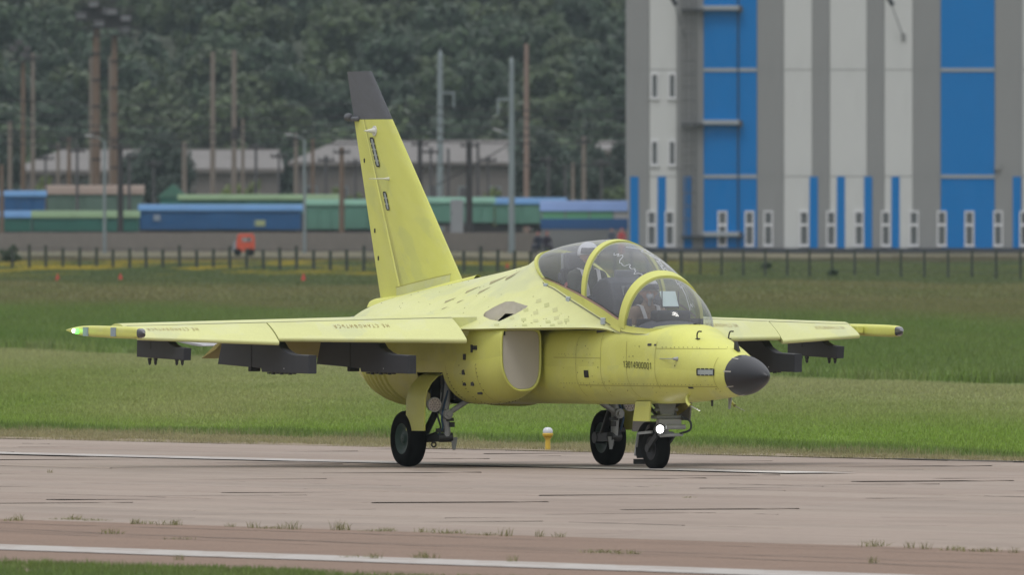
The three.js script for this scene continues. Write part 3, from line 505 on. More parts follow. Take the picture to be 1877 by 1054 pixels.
// --- wings
const wingLE = (s) => 1.77 - 0.6 * (s - 1.35), wingTE = (s) => lerp(-1.30, -1.20, (s - 1.2) / 3.5);
const hingeU = (s) => lerp(1.768, 1.662, (s - 1.2) / 3.5), slatC = (s) => lerp(0.44, 0.27, (s - 1.2) / 3.5);
const fontR = await new FontLoader().loadAsync('fonts/droid/droid_sans_regular.typeface.json');
const font = await new FontLoader().loadAsync('fonts/droid/droid_sans_bold.typeface.json');
for (const sg of [1, -1]) {
  const wing = part('wing', jet);
  const box1 = [], S = []; for (let s = 1.1; s < 4.74; s += 0.2) S.push(s); S.push(4.74);
  for (const s of S) { // fixed wing box: hinge line back to the flap shroud
    const le = wingLE(s) - slatC(s), te = lerp(wingTE(s), le, 0.17), top = hingeU(s), th = lerp(0.22, 0.09, (s - 1.2) / 3.5), n = 10, r = [];
    for (let k = 0; k <= n; k++) { const x = k / n; r.push(A(lerp(le, te, x), top + 0.045 * Math.sin(Math.PI * Math.min(1, x * 1.2)) * (1 - 0.3 * x) - 0.10 * x * x * lerp(1, 0.55, (s - 1.2) / 3.5), sg * s)); }
    for (let k = n; k >= 0; k--) { const x = k / n; r.push(A(lerp(le, te, x), top - th * (1 - 0.75 * x * x) - 0.06 * x, sg * s)); }
    box1.push(r);
  }
  const wb = obj('wing_box', [gridSurface(box1, { closed: true }), cap(box1[box1.length - 1])].map((g) => toCreasedNormals(clean(g), 0.7)), primerWhite, wing);
  const slat = (s0, s1, fwd) => {
    const R = []; for (let i = 0; i <= 14; i++) {
      const s = lerp(s0, s1, i / 14), c = slatC(s), le = wingLE(s) + fwd, top = hingeU(s), drop = lerp(0.31, 0.165, (s - 1.2) / 3.5) + (fwd ? 0.045 * (4.7 - s) / 1.43 : 0), r = 0.035 * lerp(1, 0.7, (s - 1.2) / 3.5), ring = [];
      for (let k = 0; k <= 12; k++) { const x = k / 12; ring.push(A(le - (c + fwd) + (c + fwd - r) * x, top + 0.004 - (drop - 2 * r) * (0.80 * x + 0.20 * x * x * x), sg * s)); }
      for (let k = 1; k < 7; k++) { const t = Math.PI / 2 - Math.PI * k / 7; ring.push(A(le - r + r * Math.cos(t), top - drop + r + r * Math.sin(t) * 1.0, sg * s)); }
      for (let k = 0; k <= 6; k++) { const x = k / 6; ring.push(A(lerp(le - r, le - c * 0.85, x), lerp(top - drop, top - drop * 0.62, x), sg * s)); }
      R.push(ring);
    }
    return [gridSurface(R, { closed: true }), cap(R[0]), cap(R[14])];
  };
  const inb = obj('inboard_slat', slat(1.36, 3.262, 0), primerWhite, wing), outb = obj('outboard_slat', slat(3.275, 4.70, 0.055), primerWhite, wing);
  // warning lettering on the slats, read from behind the wing
  const letters = (s0, s1, p, txt, fwd, f) => {
    const g = new TextGeometry(txt.split('').join(' '), { font: fontR, size: 1, depth: 0.01, curveSegments: 2, bevelEnabled: false }); g.computeBoundingBox(); const L = g.boundingBox.max.x, pa = g.attributes.position;
    for (let i = 0; i < pa.count; i++) {
      const tx = pa.getX(i) / L, ty = pa.getY(i), s = lerp(s0, s1, sg > 0 ? tx : 1 - tx), c = slatC(s) + fwd, le = wingLE(s) + fwd, drop = lerp(0.31, 0.165, (s - 1.2) / 3.5) + (fwd ? 0.045 * (4.7 - s) / 1.43 : 0), r = 0.035 * lerp(1, 0.7, (s - 1.2) / 3.5);
      const x = f + ty * 0.075 / c; pa.setXYZ(i, -sg * s, hingeU(s) + 0.004 - (drop - 2 * r) * (0.80 * x + 0.20 * x ** 3) + 0.005, le - c + (c - r) * x);
    }
    g.computeVertexNormals(); obj('warning_lettering', g, mat(0.50, 0.38, 0.17, 0.7), p);
  };
  letters(2.06, 2.62, inb, 'НЕ СТАНОВИТЬСЯ', 0, 0.36); letters(4.02, 4.54, outb, 'НЕ СТАНОВИТЬСЯ', 0.055, 0.36);
  // root fairing between slat and leading edge extension
  const fr = []; for (let i = 0; i <= 10; i++) { const t = i / 10, r = []; for (let k = 0; k <= 8; k++) { const x = k / 8; r.push(A(1.50 - 0.50 * x, lerp(1.60, 1.785 - 0.03 * t, Math.sin(x * Math.PI / 2)), sg * (1.31 + 0.05 * t))); } fr.push(r); }
  obj('root_fairing', [gridSurface(fr, { centre: A(0.6, 1.5, sg * 1.2) }), cap([...fr[10], A(1.0, 1.5, sg * 1.36), A(1.48, 1.52, sg * 1.36)])], primer, wing);
  obj('fairing_bolt', new THREE.CylinderGeometry(0.016, 0.016, 0.02, 8).rotateZ(Math.PI / 2).translate(...A(1.33, 1.66, sg * 1.37)), darkMetal, wing);
  // lowered flap and aileron
  const plate = (s0, s1, a0, a1, u0, u1, th) => { const R = []; for (const s of [s0, s1]) { R.push([A(a0(s), u0(s), sg * s), A((a0(s) + a1) / 2, (u0(s) + u1) / 2 + 0.03, sg * s), A(a1, u1, sg * s), A((a0(s) + a1) / 2, (u0(s) + u1) / 2 - th, sg * s)]); } return [gridSurface(R, { closed: true }), cap(R[0]), cap(R[1])].map((g) => toCreasedNormals(clean(g), 0.6)); };
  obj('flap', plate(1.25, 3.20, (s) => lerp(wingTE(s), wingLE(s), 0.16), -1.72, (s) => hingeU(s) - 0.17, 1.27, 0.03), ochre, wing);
  obj('aileron', plate(3.24, 4.68, (s) => lerp(wingTE(s), wingLE(s), 0.16), -1.20, (s) => hingeU(s) - 0.07, 1.57, 0.03), primer, wing);
  // wingtip pod
  const PT = table([[0.50, 0.004, 0.004], [0.46, 0.035, 0.036], [0.38, 0.058, 0.060], [0.20, 0.070, 0.070], [-0.60, 0.075, 0.070], [-1.15, 0.070, 0.062], [-1.50, 0.042, 0.036], [-1.76, 0.004, 0.004]]), PG = [], pst = []; for (let a = 0.40; a > -1.76; a -= 0.05) pst.push(a); pst.push(-1.76);
  const pr = (a) => { const [w, h] = PT(a), r = []; for (let j = 0; j < 24; j++) { const t = j / 24 * 6.2832; r.push(A(a, 1.595 - 0.012 * (a + 0.6) + h * spow(Math.sin(t), 0.62), sg * (4.93 + w * spow(Math.cos(t), 0.62)))); } return r; };
  for (const a of pst) PG.push(pr(a));
  const pod = obj('wingtip_pod', gridSurface(PG, { closed: true }), primer, jet), ng = []; for (let a = 0.40; a < 0.501; a += 0.02) ng.push(pr(a));
  obj('sensor_glass', [gridSurface(ng, { closed: true }), cap(ng[ng.length - 1])], mat(0.06, 0.06, 0.07, 0.12, { clearcoat: 1 }), pod);
  for (const a of [-0.22, -1.02]) obj('antenna_panel', box(0.012, 0.105, 0.14, -sg * 5.006, 1.595, a), mat(0.27, 0.33, 0.38, 0.6), pod);
  obj('tip_joint', box(0.10, 0.10, 0.55, -sg * 4.80, 1.60, -0.65, 0.02), primer, pod);
  const glow = new THREE.MeshPhysicalMaterial({ color: 0x000000, emissive: sg > 0 ? new THREE.Color(0.12, 1.0, 0.10) : new THREE.Color(0.9, 0.05, 0.03), emissiveIntensity: sg > 0 ? 3.2 : 0.6, roughness: 0.3 });
  const lens = obj('navigation_light', new THREE.SphereGeometry(1, 16, 10).scale(0.022, 0.034, 0.075).translate(-sg * 4.996, 1.60, -1.30), glow, pod);
  if (sg > 0) { obj('bulb', new THREE.SphereGeometry(0.026, 10, 8).translate(-5.012, 1.602, -1.345), new THREE.MeshPhysicalMaterial({ color: 0x000000, emissive: new THREE.Color(0.75, 1, 0.7), emissiveIntensity: 9 }), lens); const pl = new THREE.PointLight(new THREE.Color(0.2, 1, 0.15), 0.05, 3); pl.position.set(-5.08, 1.605, -1.33); pl.castShadow = true; pod.add(pl); }
  // stabilator
  const SB = [[0.85, -2.35, -3.75, 1.42, 0.030], [2.35, -3.55, -4.35, 1.405, 0.012]].map(([s, l, t, u, h]) => { const r = []; for (let k = 0; k < 16; k++) { const th = k / 16 * 6.2832, x = (1 - Math.cos(th)) / 2; r.push(A(lerp(l, t, x), u + 0.05 * x + h * Math.sin(th) * Math.pow(1 - x, 0.6) * 1.5, sg * s)); } return r; });
  obj('stabilator', [gridSurface(SB, { closed: true }), cap(SB[0]), cap(SB[1])], mat(0.42, 0.42, 0.44, 0.55, { map: mottle }), jet);
  // pylons
  const pylon = (s, a0, outline, lugs, wd) => {
    const g = slab(outline.map(([x, y]) => [x, y]), wd, 0.012).rotateY(-Math.PI / 2); // outline x -> forward
    const p = obj('pylon', g.translate(-sg * s, 0, a0), pylonMat, wing);
    for (const x of lugs) { obj('suspension_lug', [new THREE.TorusGeometry(0.022, 0.009, 6, 14).scale(1, 1.3, 1).translate(0, 0, 0).rotateY(Math.PI / 2).translate(-sg * s, outline.low - 0.034, a0 + x), box(0.03, 0.03, 0.05, -sg * s, outline.low - 0.004, a0 + x)], darkMetal, p); }
    return p;
  };
  const big = [[0, 1.325], [-0.50, 1.335], [-0.62, 1.355], [-0.78, 1.405], [-0.95, 1.52], [-1.05, 1.60], [-2.42, 1.60], [-2.60, 1.205], [-1.36, 1.165], [-1.34, 1.122], [0, 1.108]]; big.low = 1.12;
  const small = [[0, 1.405], [-0.26, 1.42], [-0.40, 1.455], [-0.52, 1.52], [-0.58, 1.60], [-1.36, 1.60], [-1.37, 1.295], [-0.02, 1.262]]; small.low = 1.272;
  for (const [s, a0] of [[2.10, 1.85], [3.15, 1.345]]) {
    const p = pylon(s, a0, big, [], 0.105);
    obj('ejector_housing', [box(0.125, 0.06, 0.09, -sg * s, 1.155, a0 - 1.66, 0.012), box(0.112, 0.36, 0.030, -sg * s, 1.36, a0 - 1.63)], black, p);
    for (let k = 0; k < 7; k++) obj('connector', box(0.03, 0.018 + 0.014 * (k % 2), 0.05, -sg * s, 1.108, a0 - 1.24 + k * 0.12), darkMetal, p);
    obj('marking_screw', box(0.109, 0.014, 0.014, -sg * s, 1.165, a0 - 0.70), alu, p);
  }
  const ps = pylon(4.25, 0.23, small, [-0.16, -0.32, -0.93, -1.10], 0.10);
  obj('pylon_slot', box(0.104, 0.14, 0.035, -sg * 4.25, 1.46, 0.23 - 0.96), black, ps);
}
// --- fin
{
  const fin = part('vertical_fin', jet);
  const LEf = (u) => lerp(-1.26, -3.88, (u - 2.15) / 2.54), TEf = (u) => lerp(-3.60, -4.58, (u - 1.92) / 2.77), thick = (u) => lerp(0.125, 0.035, (u - 1.9) / 2.8);
  const fsec = (u, x0, x1, n = 12) => { const l = LEf(u), t = TEf(u), h = thick(u), r = [], pr = (x) => h * (1.9 * Math.sqrt(Math.max(x, 0)) * (1 - x) * 0.75 + 0.12 * (1 - x)) * 1.0; for (let k = 0; k <= n; k++) { const x = lerp(x0, x1, k / n); r.push(A(lerp(l, t, x), u, pr(x))); } for (let k = n; k >= 0; k--) { const x = lerp(x0, x1, k / n); r.push(A(lerp(l, t, x), u, -pr(x))); } return r; };
  const build = (u0, u1, x0, x1) => { const R = []; for (let i = 0; i <= 10; i++) R.push(fsec(lerp(u0, u1, i / 10), x0, x1)); return [gridSurface(R, { closed: true }), cap(R[0]), cap(R[10])]; };
  obj('fin_body', build(1.88, 4.112, 0, 0.712), primer, fin);
  obj('rudder', build(1.98, 4.112, 0.718, 1), primer, fin);
  tag(obj('fin_tip', build(4.118, 4.69, 0, 1), greyTip, fin), 'dark grey fin tip');
  const surf = (a, u) => { const x = clamp((a - LEf(u)) / (TEf(u) - LEf(u)), 0.001, 0.99); return thick(u) * (1.9 * Math.sqrt(x) * (1 - x) * 0.75 + 0.12 * (1 - x)); };
  // base panel, joint strips
  const strip = (p, q, w) => { const G = []; for (let i = 0; i <= 16; i++) { const a = lerp(p[0], q[0], i / 16), u = lerp(p[1], q[1], i / 16); G.push([A(a, u - w / 2, surf(a, u - w / 2) + 0.003), A(a, u + w / 2, surf(a, u + w / 2) + 0.003)]); } return gridSurface(G, { centre: A(-3, 3, -2) }); };
  { const G = []; for (let i = 0; i <= 14; i++) { const a = lerp(-3.08, -1.52, i / 14), r = []; for (let k = 0; k <= 5; k++) { const u = lerp(lerp(1.96, 2.12, i / 14), lerp(2.10, 2.262, i / 14), k / 5); r.push(A(a, u, surf(a, u) + 0.002)); } G.push(r); } obj('root_panel', gridSurface(G, { centre: A(-3, 3, -2) }), primerWhite, fin); }
  obj('panel_seam', strip([-3.10, 2.10], [-1.50, 2.265], 0.011), seamMat, fin);
  obj('base_fairing', gridSurface([...Array(15).keys()].map((i) => { const a = lerp(-0.85, -3.6, i / 14), r = []; const t0 = shellPt(a < -2.9 ? -2.9 : a, 1)[1]; for (let k = 0; k <= 12; k++) { const x = k / 6 - 1; r.push(A(a, t0 - 0.05 + 0.11 * Math.sqrt(Math.max(0, 1 - x * x)) + (a < -2.9 ? -0.06 * (-2.9 - a) : 0), 0.19 * x * (0.35 + 0.65 * Math.min(1, i / 4)))); } return r; }), { centre: A(-2, 1, 0) }), primer, fin);
  const dashFrame = (name, p, q, w, mt, parent, pos) => { // slanted plate with a broken black border
    const d = [q[0] - p[0], q[1] - p[1]], L = Math.hypot(...d), ex = [d[0] / L, d[1] / L], ey = [1, 0.0], at = (x, y) => pos(p[0] + ex[0] * x + ey[0] * y, p[1] + ex[1] * x + ey[1] * y);
    const quad = (x0, x1, y0, y1, lift) => cap([at(x0, y0), at(x1, y0), at(x1, y1), at(x0, y1)].map((v) => [v[0] - lift, v[1], v[2]]));
    const pl = obj(name, quad(0, L, -w / 2, w / 2, 0.004), mt, parent), b = w * 0.28, n = Math.max(3, Math.round(L / 0.075));
    for (let k = 0; k < n; k++) for (const y of [-w / 2, w / 2]) obj('border_mark', quad(L * (k + 0.12) / n, L * (k + 0.88) / n, y - b / 2, y + b / 2, 0.008), black, pl);
    for (const x of [0, L]) obj('border_mark', quad(x - b / 3, x + b / 3, -w / 2, w / 2, 0.008), black, pl);
  };
  const fp = (a, u) => A(a, u, surf(a, u));
  dashFrame('antenna_plate', [-3.60, 3.55], [-3.80, 3.89], 0.10, greyPanel, fin, fp); dashFrame('antenna_plate', [-3.30, 3.03], [-3.41, 3.24], 0.085, greyPanel, fin, fp);
  obj('warning_antenna', [new THREE.ConeGeometry(0.040, 0.15, 18).rotateZ(Math.PI / 2).translate(...A(-3.70, 3.975, 0.115)), new THREE.CylinderGeometry(0.062, 0.062, 0.012, 20).rotateZ(Math.PI / 2).translate(...A(-3.70, 3.975, 0.042))], mat(0.62, 0.62, 0.60, 0.5), fin);
  obj('tail_probe', [bar(A(-3.28, 3.40, 0.03), A(-3.30, 3.40, 0.30), 0.012, 0.004), new THREE.ConeGeometry(0.024, 0.14, 12).rotateZ(Math.PI / 2).translate(...A(-3.28, 3.40, 0.10))], mat(0.60, 0.60, 0.55, 0.5), fin);
  obj('tail_sensor', [new THREE.SphereGeometry(0.055, 18, 12).scale(1, 0.9, 1).translate(...A(-4.43, 4.14, 0.05)), new THREE.CapsuleGeometry(0.03, 0.20, 4, 10).rotateX(Math.PI / 2).translate(...A(-4.32, 4.12, 0.02))], greyTip, fin);
  for (const [a, u] of [[-4.05, 3.62], [-3.75, 2.78], [-3.65, 2.45]]) obj('static_wick', box(0.02, 0.05, 0.02, ...A(a, u, surf(a, u)).map((v) => v)), darkMetal, fin);
}
// --- canopy and windscreen
const CAN = table([ // v, foot a, half width, foot u, top a, top u
  [0, 1.93, 0.428, 2.190, 1.22, 2.532], [1, 2.35, 0.472, 2.120, 1.78, 2.618], [2, 2.75, 0.502, 2.030, 2.42, 2.668], [3, 3.20, 0.520, 1.925, 3.07, 2.668], [4, 3.70, 0.520, 1.800, 3.72, 2.510],
  [5, 4.20, 0.498, 1.655, 4.29, 2.275], [6, 4.62, 0.447, 1.620, 4.66, 2.105], [7, 4.91, 0.340, 1.622, 4.92, 1.945], [8, 5.06, 0.190, 1.660, 5.05, 1.815], [9, 5.13, 0.02, 1.700, 5.13, 1.712]]);
const canPt = (v, th, lift = 0) => { const [fa, w, fu, ta, tu] = CAN(v), c = Math.cos(th), sn = Math.sin(th), h = Math.pow(Math.max(0, c), 0.9), k = Math.sign(sn) * Math.pow(Math.abs(sn), 0.93); return [A(lerp(fa, ta, h), fu + (tu - fu + lift) * h, (w + lift) * k)][0]; };
const canGrid = (v0, v1, nv, t0, t1, nt, lift) => { const G = []; for (let i = 0; i <= nv; i++) { const r = []; for (let j = 0; j <= nt; j++) r.push(canPt(lerp(v0, v1, i / nv), lerp(t0, t1, j / nt), lift)); G.push(r); } return gridSurface(G, { centre: (i) => A(CAN(lerp(v0, v1, i / nv))[0], 1.7, 0) }); };
const HP = Math.PI / 2;
const glass = new THREE.MeshPhysicalMaterial({ color: new THREE.Color(0.82, 0.84, 0.88), roughness: 0.04, transmission: 0.93, thickness: 0, ior: 1.5 });
const canopy = obj('canopy_glass', canGrid(0, 5, 40, -HP, HP, 48, 0), glass, jet);
const windscreen = obj('windscreen_glass', canGrid(5.02, 9, 30, -HP, HP, 48, 0), glass, jet);
const archStrip = (v0, v1, lift) => { const out = canGrid(v0, v1, 4, -HP, HP, 56, lift); const e0 = [], e1 = []; for (let j = 0; j <= 56; j++) { const t = lerp(-HP, HP, j / 56); e0.push([canPt(v0, t, lift), canPt(v0, t, -0.02)]); e1.push([canPt(v1, t, lift), canPt(v1, t, -0.02)]); } return [out, gridSurface(e0), gridSurface(e1)]; };
obj('mid_arch', archStrip(2.92, 3.10, 0.012), primer, canopy); obj('rear_arch', archStrip(-0.0, 0.16, 0.012), primer, canopy); obj('canopy_front_arch', archStrip(4.84, 4.965, 0.014), primer, canopy); obj('windscreen_arch', archStrip(4.985, 5.15, 0.020), primer, windscreen);
const sillStrip = (v0, v1, up, dn, out, sg) => { const G = []; for (let i = 0; i <= 30; i++) { const v = lerp(v0, v1, i / 30), p = canPt(v, sg * HP), q = canPt(v, sg * (HP - up)); G.push([[q[0] - sg * out, q[1], q[2]], [p[0] - sg * out, p[1], p[2]], [p[0] - sg * (out + 0.008), p[1] - dn, p[2]]]); } return gridSurface(G, { centre: A(3, 1.8, 0) }); };
for (const sg of [1, -1]) {
  obj('canopy_sill', sillStrip(0, 4.97, 0.085, 0.055, 0.012, sg), primer, canopy);
  obj('sealing_strip', (() => { const G = []; for (let i = 0; i <= 30; i++) { const v = lerp(0.1, 4.85, i / 30); G.push([canPt(v, sg * (HP - 0.085), 0.013), canPt(v, sg * (HP - 0.115), 0.013)]); } return gridSurface(G, { centre: A(3, 1.8, 0) }); })(), mat(0.36, 0.24, 0.20, 0.7), canopy);
  obj('sill_gap', (() => { const G = []; for (let i = 0; i <= 30; i++) { const fa = CAN(lerp(0, 4.9, i / 30))[0], w = [0, 0.018].map((d) => { const [es, eu, is, iu] = SHELL(fa), L = Math.hypot(es - is, eu - iu), p = shellPt(fa, 1 - Math.min(0.8, (0.036 + d * 0.7) / L)); return A(fa, p[1] + 0.006, sg * (p[0] + 0.006)); }); G.push(w); } return gridSurface(G, { centre: A(3, 1.8, 0) }); })(), mat(0.16, 0.165, 0.11, 0.8), canopy);
  obj('windscreen_frame', (() => { const G = []; for (let i = 0; i <= 40; i++) { const v = lerp(5.0, 9, i / 40); const p = canPt(v, sg * HP, 0.010), q = canPt(v, sg * (HP - 0.055), 0.010); G.push([q, p, [p[0] - sg * 0.012, p[1] - 0.03, p[2] + (v > 8 ? 0.02 : 0)]]); } return gridSurface(G, { centre: A(4.5, 1.7, 0) }); })(), primer, windscreen);
  for (const v of [0.25, 2.1, 4.15]) { const p = canPt(v, sg * HP); obj('hinge_latch', box(0.03, 0.085, 0.10, p[0] - sg * 0.026, p[1] - 0.05, p[2], 0.012), mat(0.40, 0.46, 0.50, 0.4), canopy); }
}
{ // squiggle of shattering cord bonded inside the canopy
  const cord = [], cm = mat(0.78, 0.78, 0.76, 0.5);
  for (let k = 0; k < 4; k++) { const pts = []; let v = 3.35 + 0.06 * k, th = [-0.75, -0.35, 0.10, 0.45][k]; for (let i = 0; i <= 26; i++) { pts.push(canPt(v, th, -0.012)); v += 0.048 + 0.05 * (rnd() - 0.5); th += 0.20 * (rnd() - 0.5) - 0.006; } cord.push(tube(pts, 0.0042, 160, 5)); }
  for (const c of cord) obj('shattering_cord', c, cm, canopy);
}
// cockpit fittings
{
  const coam = (v0, v1, k, u0) => { const G = []; for (let i = 0; i <= 10; i++) { const v = lerp(v0, v1, i / 10), [fa, w, fu, ta, tu] = CAN(v), r = []; for (let j = 0; j <= 16; j++) { const x = j / 8 - 1; r.push(A(fa, fu + u0 + (tu - fu) * k * (1 - Math.pow(Math.abs(x), 2.6)), (w - 0.015) * x)); } G.push(r); } return gridSurface(G, { centre: A(3, 1.2, 0) }); };
  obj('instrument_coaming', coam(5.35, 8.9, 0.22, 0.004), cockpitGrey, jet);
  obj('instrument_panel', [box(0.80, 0.40, 0.04, ...A(4.40, 1.56, 0)), box(0.44, 0.16, 0.22, ...A(4.46, 1.78, 0), 0.04)], cockpitDark, jet);
  // rear coaming and front seat back between the cockpits
  const rearC = slab([[0, 0], [0.62, 0], [0.60, 0.16], [0.50, 0.36], [0.40, 0.42], [0.20, 0.40], [0.0, 0.30]], 0.62, 0.03).rotateY(-HP);
  obj('rear_instrument_panel', rearC.translate(0, 1.82, 2.96), cockpitGrey, jet);
  obj('display_hood', box(0.30, 0.17, 0.06, ...A(3.30, 2.24, 0.02), 0.015), mat(0.16, 0.17, 0.18, 0.7), jet);
  const seat = (a, u) => { const s = part('ejection_seat', jet); obj('seat_back', box(0.44, 0.80, 0.12, ...A(a - 0.20, u + 0.22, 0), 0.03).rotateX(0), cockpitDark, s); obj('headrest', [box(0.34, 0.22, 0.14, ...A(a - 0.20, u + 0.70, 0), 0.04), box(0.46, 0.10, 0.10, ...A(a - 0.24, u + 0.52, 0), 0.02)], cockpitGrey, s); obj('seat_pan', box(0.46, 0.12, 0.46, ...A(a + 0.06, u - 0.24, 0), 0.03), cockpitDark, s); for (const k of [-1, 1]) obj('seat_rail', box(0.04, 1.0, 0.05, ...A(a - 0.29, u + 0.30, k * 0.15)), steelGrey, s); return s; };
  seat(3.80, 1.34); seat(2.14, 1.72);
  obj('rear_deck', box(0.78, 0.03, 0.62, ...A(1.95, 2.10, 0)), cockpitGrey, jet);
  obj('cockpit_sidewall', [box(0.03, 0.22, 1.5, ...A(2.6, 1.90, 0.46)), box(0.03, 0.22, 1.5, ...A(2.6, 1.90, -0.46)), box(0.03, 0.28, 0.9, ...A(3.9, 1.62, 0.46)), box(0.03, 0.28, 0.9, ...A(3.9, 1.62, -0.46))], cockpitGrey, jet);
  obj('head_up_display', [box(0.20, 0.012, 0.05, ...A(4.40, 1.895, -0.01)), box(0.010, 0.20, 0.012, ...A(4.43, 1.98, 0.095)), box(0.010, 0.20, 0.012, ...A(4.43, 1.98, -0.115))], cockpitDark, jet);
  obj('combiner_glass', box(0.20, 0.20, 0.010, 0, 0, 0).rotateX(-0.5).translate(...A(4.40, 1.99, -0.01)), mat(0.55, 0.68, 0.63, 0.12, { clearcoat: 0.6 }), jet);
  obj('mirror', box(0.10, 0.05, 0.02, ...A(3.95, 2.28, 0.12), 0.008), cockpitDark, canopy);
}
// --- nose fittings
for (const sg of [1, -1]) {
  const u5 = shellAt; const top = (a, s) => { const [W, T, C, B, nt] = BODY(a); return C + (T - C) * Math.pow(1 - Math.pow(Math.abs(s) / W, nt), 1 / nt); };
  const b = top(5.62, 0.20); obj('pitot_mast', [tube([A(5.60, b - 0.01, sg * 0.20), A(5.61, b + 0.055, sg * 0.205), A(5.64, b + 0.085, sg * 0.205), A(5.72, b + 0.088, sg * 0.205)], 0.009, 16, 8), box(0.03, 0.012, 0.10, ...A(5.60, b + 0.002, sg * 0.20))], darkMetal, jet);
  const sv = bodySide(5.50, 1.30); obj('incidence_vane', [bar(A(5.48, 1.30, sg * sv), A(5.48, 1.30, sg * (sv + 0.055)), 0.026, 0.014, 14), bar(A(5.50, 1.30, sg * (sv + 0.045)), A(5.12, 1.302, sg * (sv + 0.060)), 0.006, 0.003, 6)], steelGrey, jet);
  const sp = bodySide(5.49, 0.86); const pb = obj('air_data_probe', tube([A(5.46, 0.90, sg * (sp + 0.00)), A(5.47, 0.86, sg * (sp + 0.05)), A(5.52, 0.79, sg * (sp + 0.07)), A(5.60, 0.755, sg * (sp + 0.07))], 0.020, 16, 8), primer, jet);
  obj('probe_needle', bar(A(5.60, 0.755, sg * (sp + 0.07)), A(5.86, 0.700, sg * (sp + 0.07)), 0.008, 0.003, 6), alu, pb);
}
obj('blade_antenna', slab([[0, 0], [0.13, 0], [0.05, 0.115], [0.01, 0.115]], 0.03, 0.006).rotateY(-HP).translate(0, 1.39, 6.19), black, jet);
obj('belly_antenna', slab([[0, 0.06], [0.06, 0.06], [0.05, -0.05], [0.02, -0.05]], 0.012).rotateY(-HP).translate(0, 0.80, 5.55), darkMetal, jet);
obj('belly_antenna', slab([[0, 0.06], [0.10, 0.06], [0.03, -0.10], [0.0, -0.10]], 0.012).rotateY(-HP).translate(0.1, 0.82, 5.82), steelGrey, jet);
{
  const quad = (a0, a1, u0, u1, lift, mt, name, parent = jet) => { const G = []; for (let i = 0; i <= 4; i++) { const a = lerp(a0, a1, i / 4); G.push([0, 0.33, 0.67, 1].map((k) => { const u = lerp(u0, u1, k); return A(a, u, bodySide(a, u) + lift); })); } return obj(name, gridSurface(G, { centre: A(a0, 1.2, 0) }), mt, parent); };
  const w = quad(5.90, 6.20, 1.115, 1.185, 0.004, greyPanel, 'sensor_plate');
  for (let k = 0; k < 4; k++) for (const u of [1.108, 1.180]) quad(5.895 + k * 0.079, 5.955 + k * 0.079, u, u + 0.013, 0.008, black, 'border_mark', w);
  for (const a of [5.885, 6.20]) quad(a, a + 0.022, 1.112, 1.19, 0.008, black, 'border_mark', w);
  quad(3.26, 3.38, 1.07, 1.155, 0.005, black, 'vent_grille'); quad(4.84, 4.92, 1.45, 1.475, 0.005, darkMetal, 'access_latch'); quad(4.98, 5.02, 1.45, 1.47, 0.005, darkMetal, 'access_latch'); quad(5.62, 5.72, 0.955, 0.975, 0.005, darkMetal, 'access_latch');
  // serial number stencilled on the side
  const g = new TextGeometry('13014900001', { font: fontR, size: 1, depth: 0.01, curveSegments: 3, bevelEnabled: false }); g.computeBoundingBox(); const L = g.boundingBox.max.x, p = g.attributes.position;
  for (let i = 0; i < p.count; i++) { const x = p.getX(i) / L, y = p.getY(i), a = 4.28 + 0.66 * x, u = 1.195 + 0.076 * y - 0.018 * x; p.setXYZ(i, -(bodySide(a, u) + 0.006), u, a); }
  g.computeVertexNormals(); obj('serial_number', g, mat(0.035, 0.035, 0.015, 0.7), jet);
}
// --- landing gear
function wheel(parent, r, w, [a, u, s], hubMat) {
  const e = [[0.55, -0.42], [0.62, -0.47], [0.80, -0.5], [0.93, -0.44], [0.985, -0.30], [1, -0.1], [1, 0.1], [0.985, 0.30], [0.93, 0.44], [0.80, 0.5], [0.62, 0.47], [0.55, 0.42]].map(([x, y]) => new THREE.Vector2(x * r, y * w));
  const wh = part('wheel', parent);
  obj('tyre', new THREE.LatheGeometry(e, 48).rotateZ(HP).translate(...A(a, u, s)), M.rubber, wh);
  for (const k of [-1, 1]) obj('rim', new THREE.LatheGeometry([[0.02, 0.34], [0.16, 0.36], [0.18, 0.26], [0.34, 0.24], [0.40, 0.34], [0.50, 0.38], [0.58, 0.44]].map(([x, y]) => new THREE.Vector2(x * r, y * w)), 32).rotateZ(k * HP).translate(...A(a, u, s)), hubMat, wh);
  return wh;
}
const hubGreen = mat(0.022, 0.062, 0.046, 0.5, { map: mottle }), hose = mat(0.03, 0.035, 0.04, 0.6), hoseBlue = mat(0.03, 0.07, 0.13, 0.5);
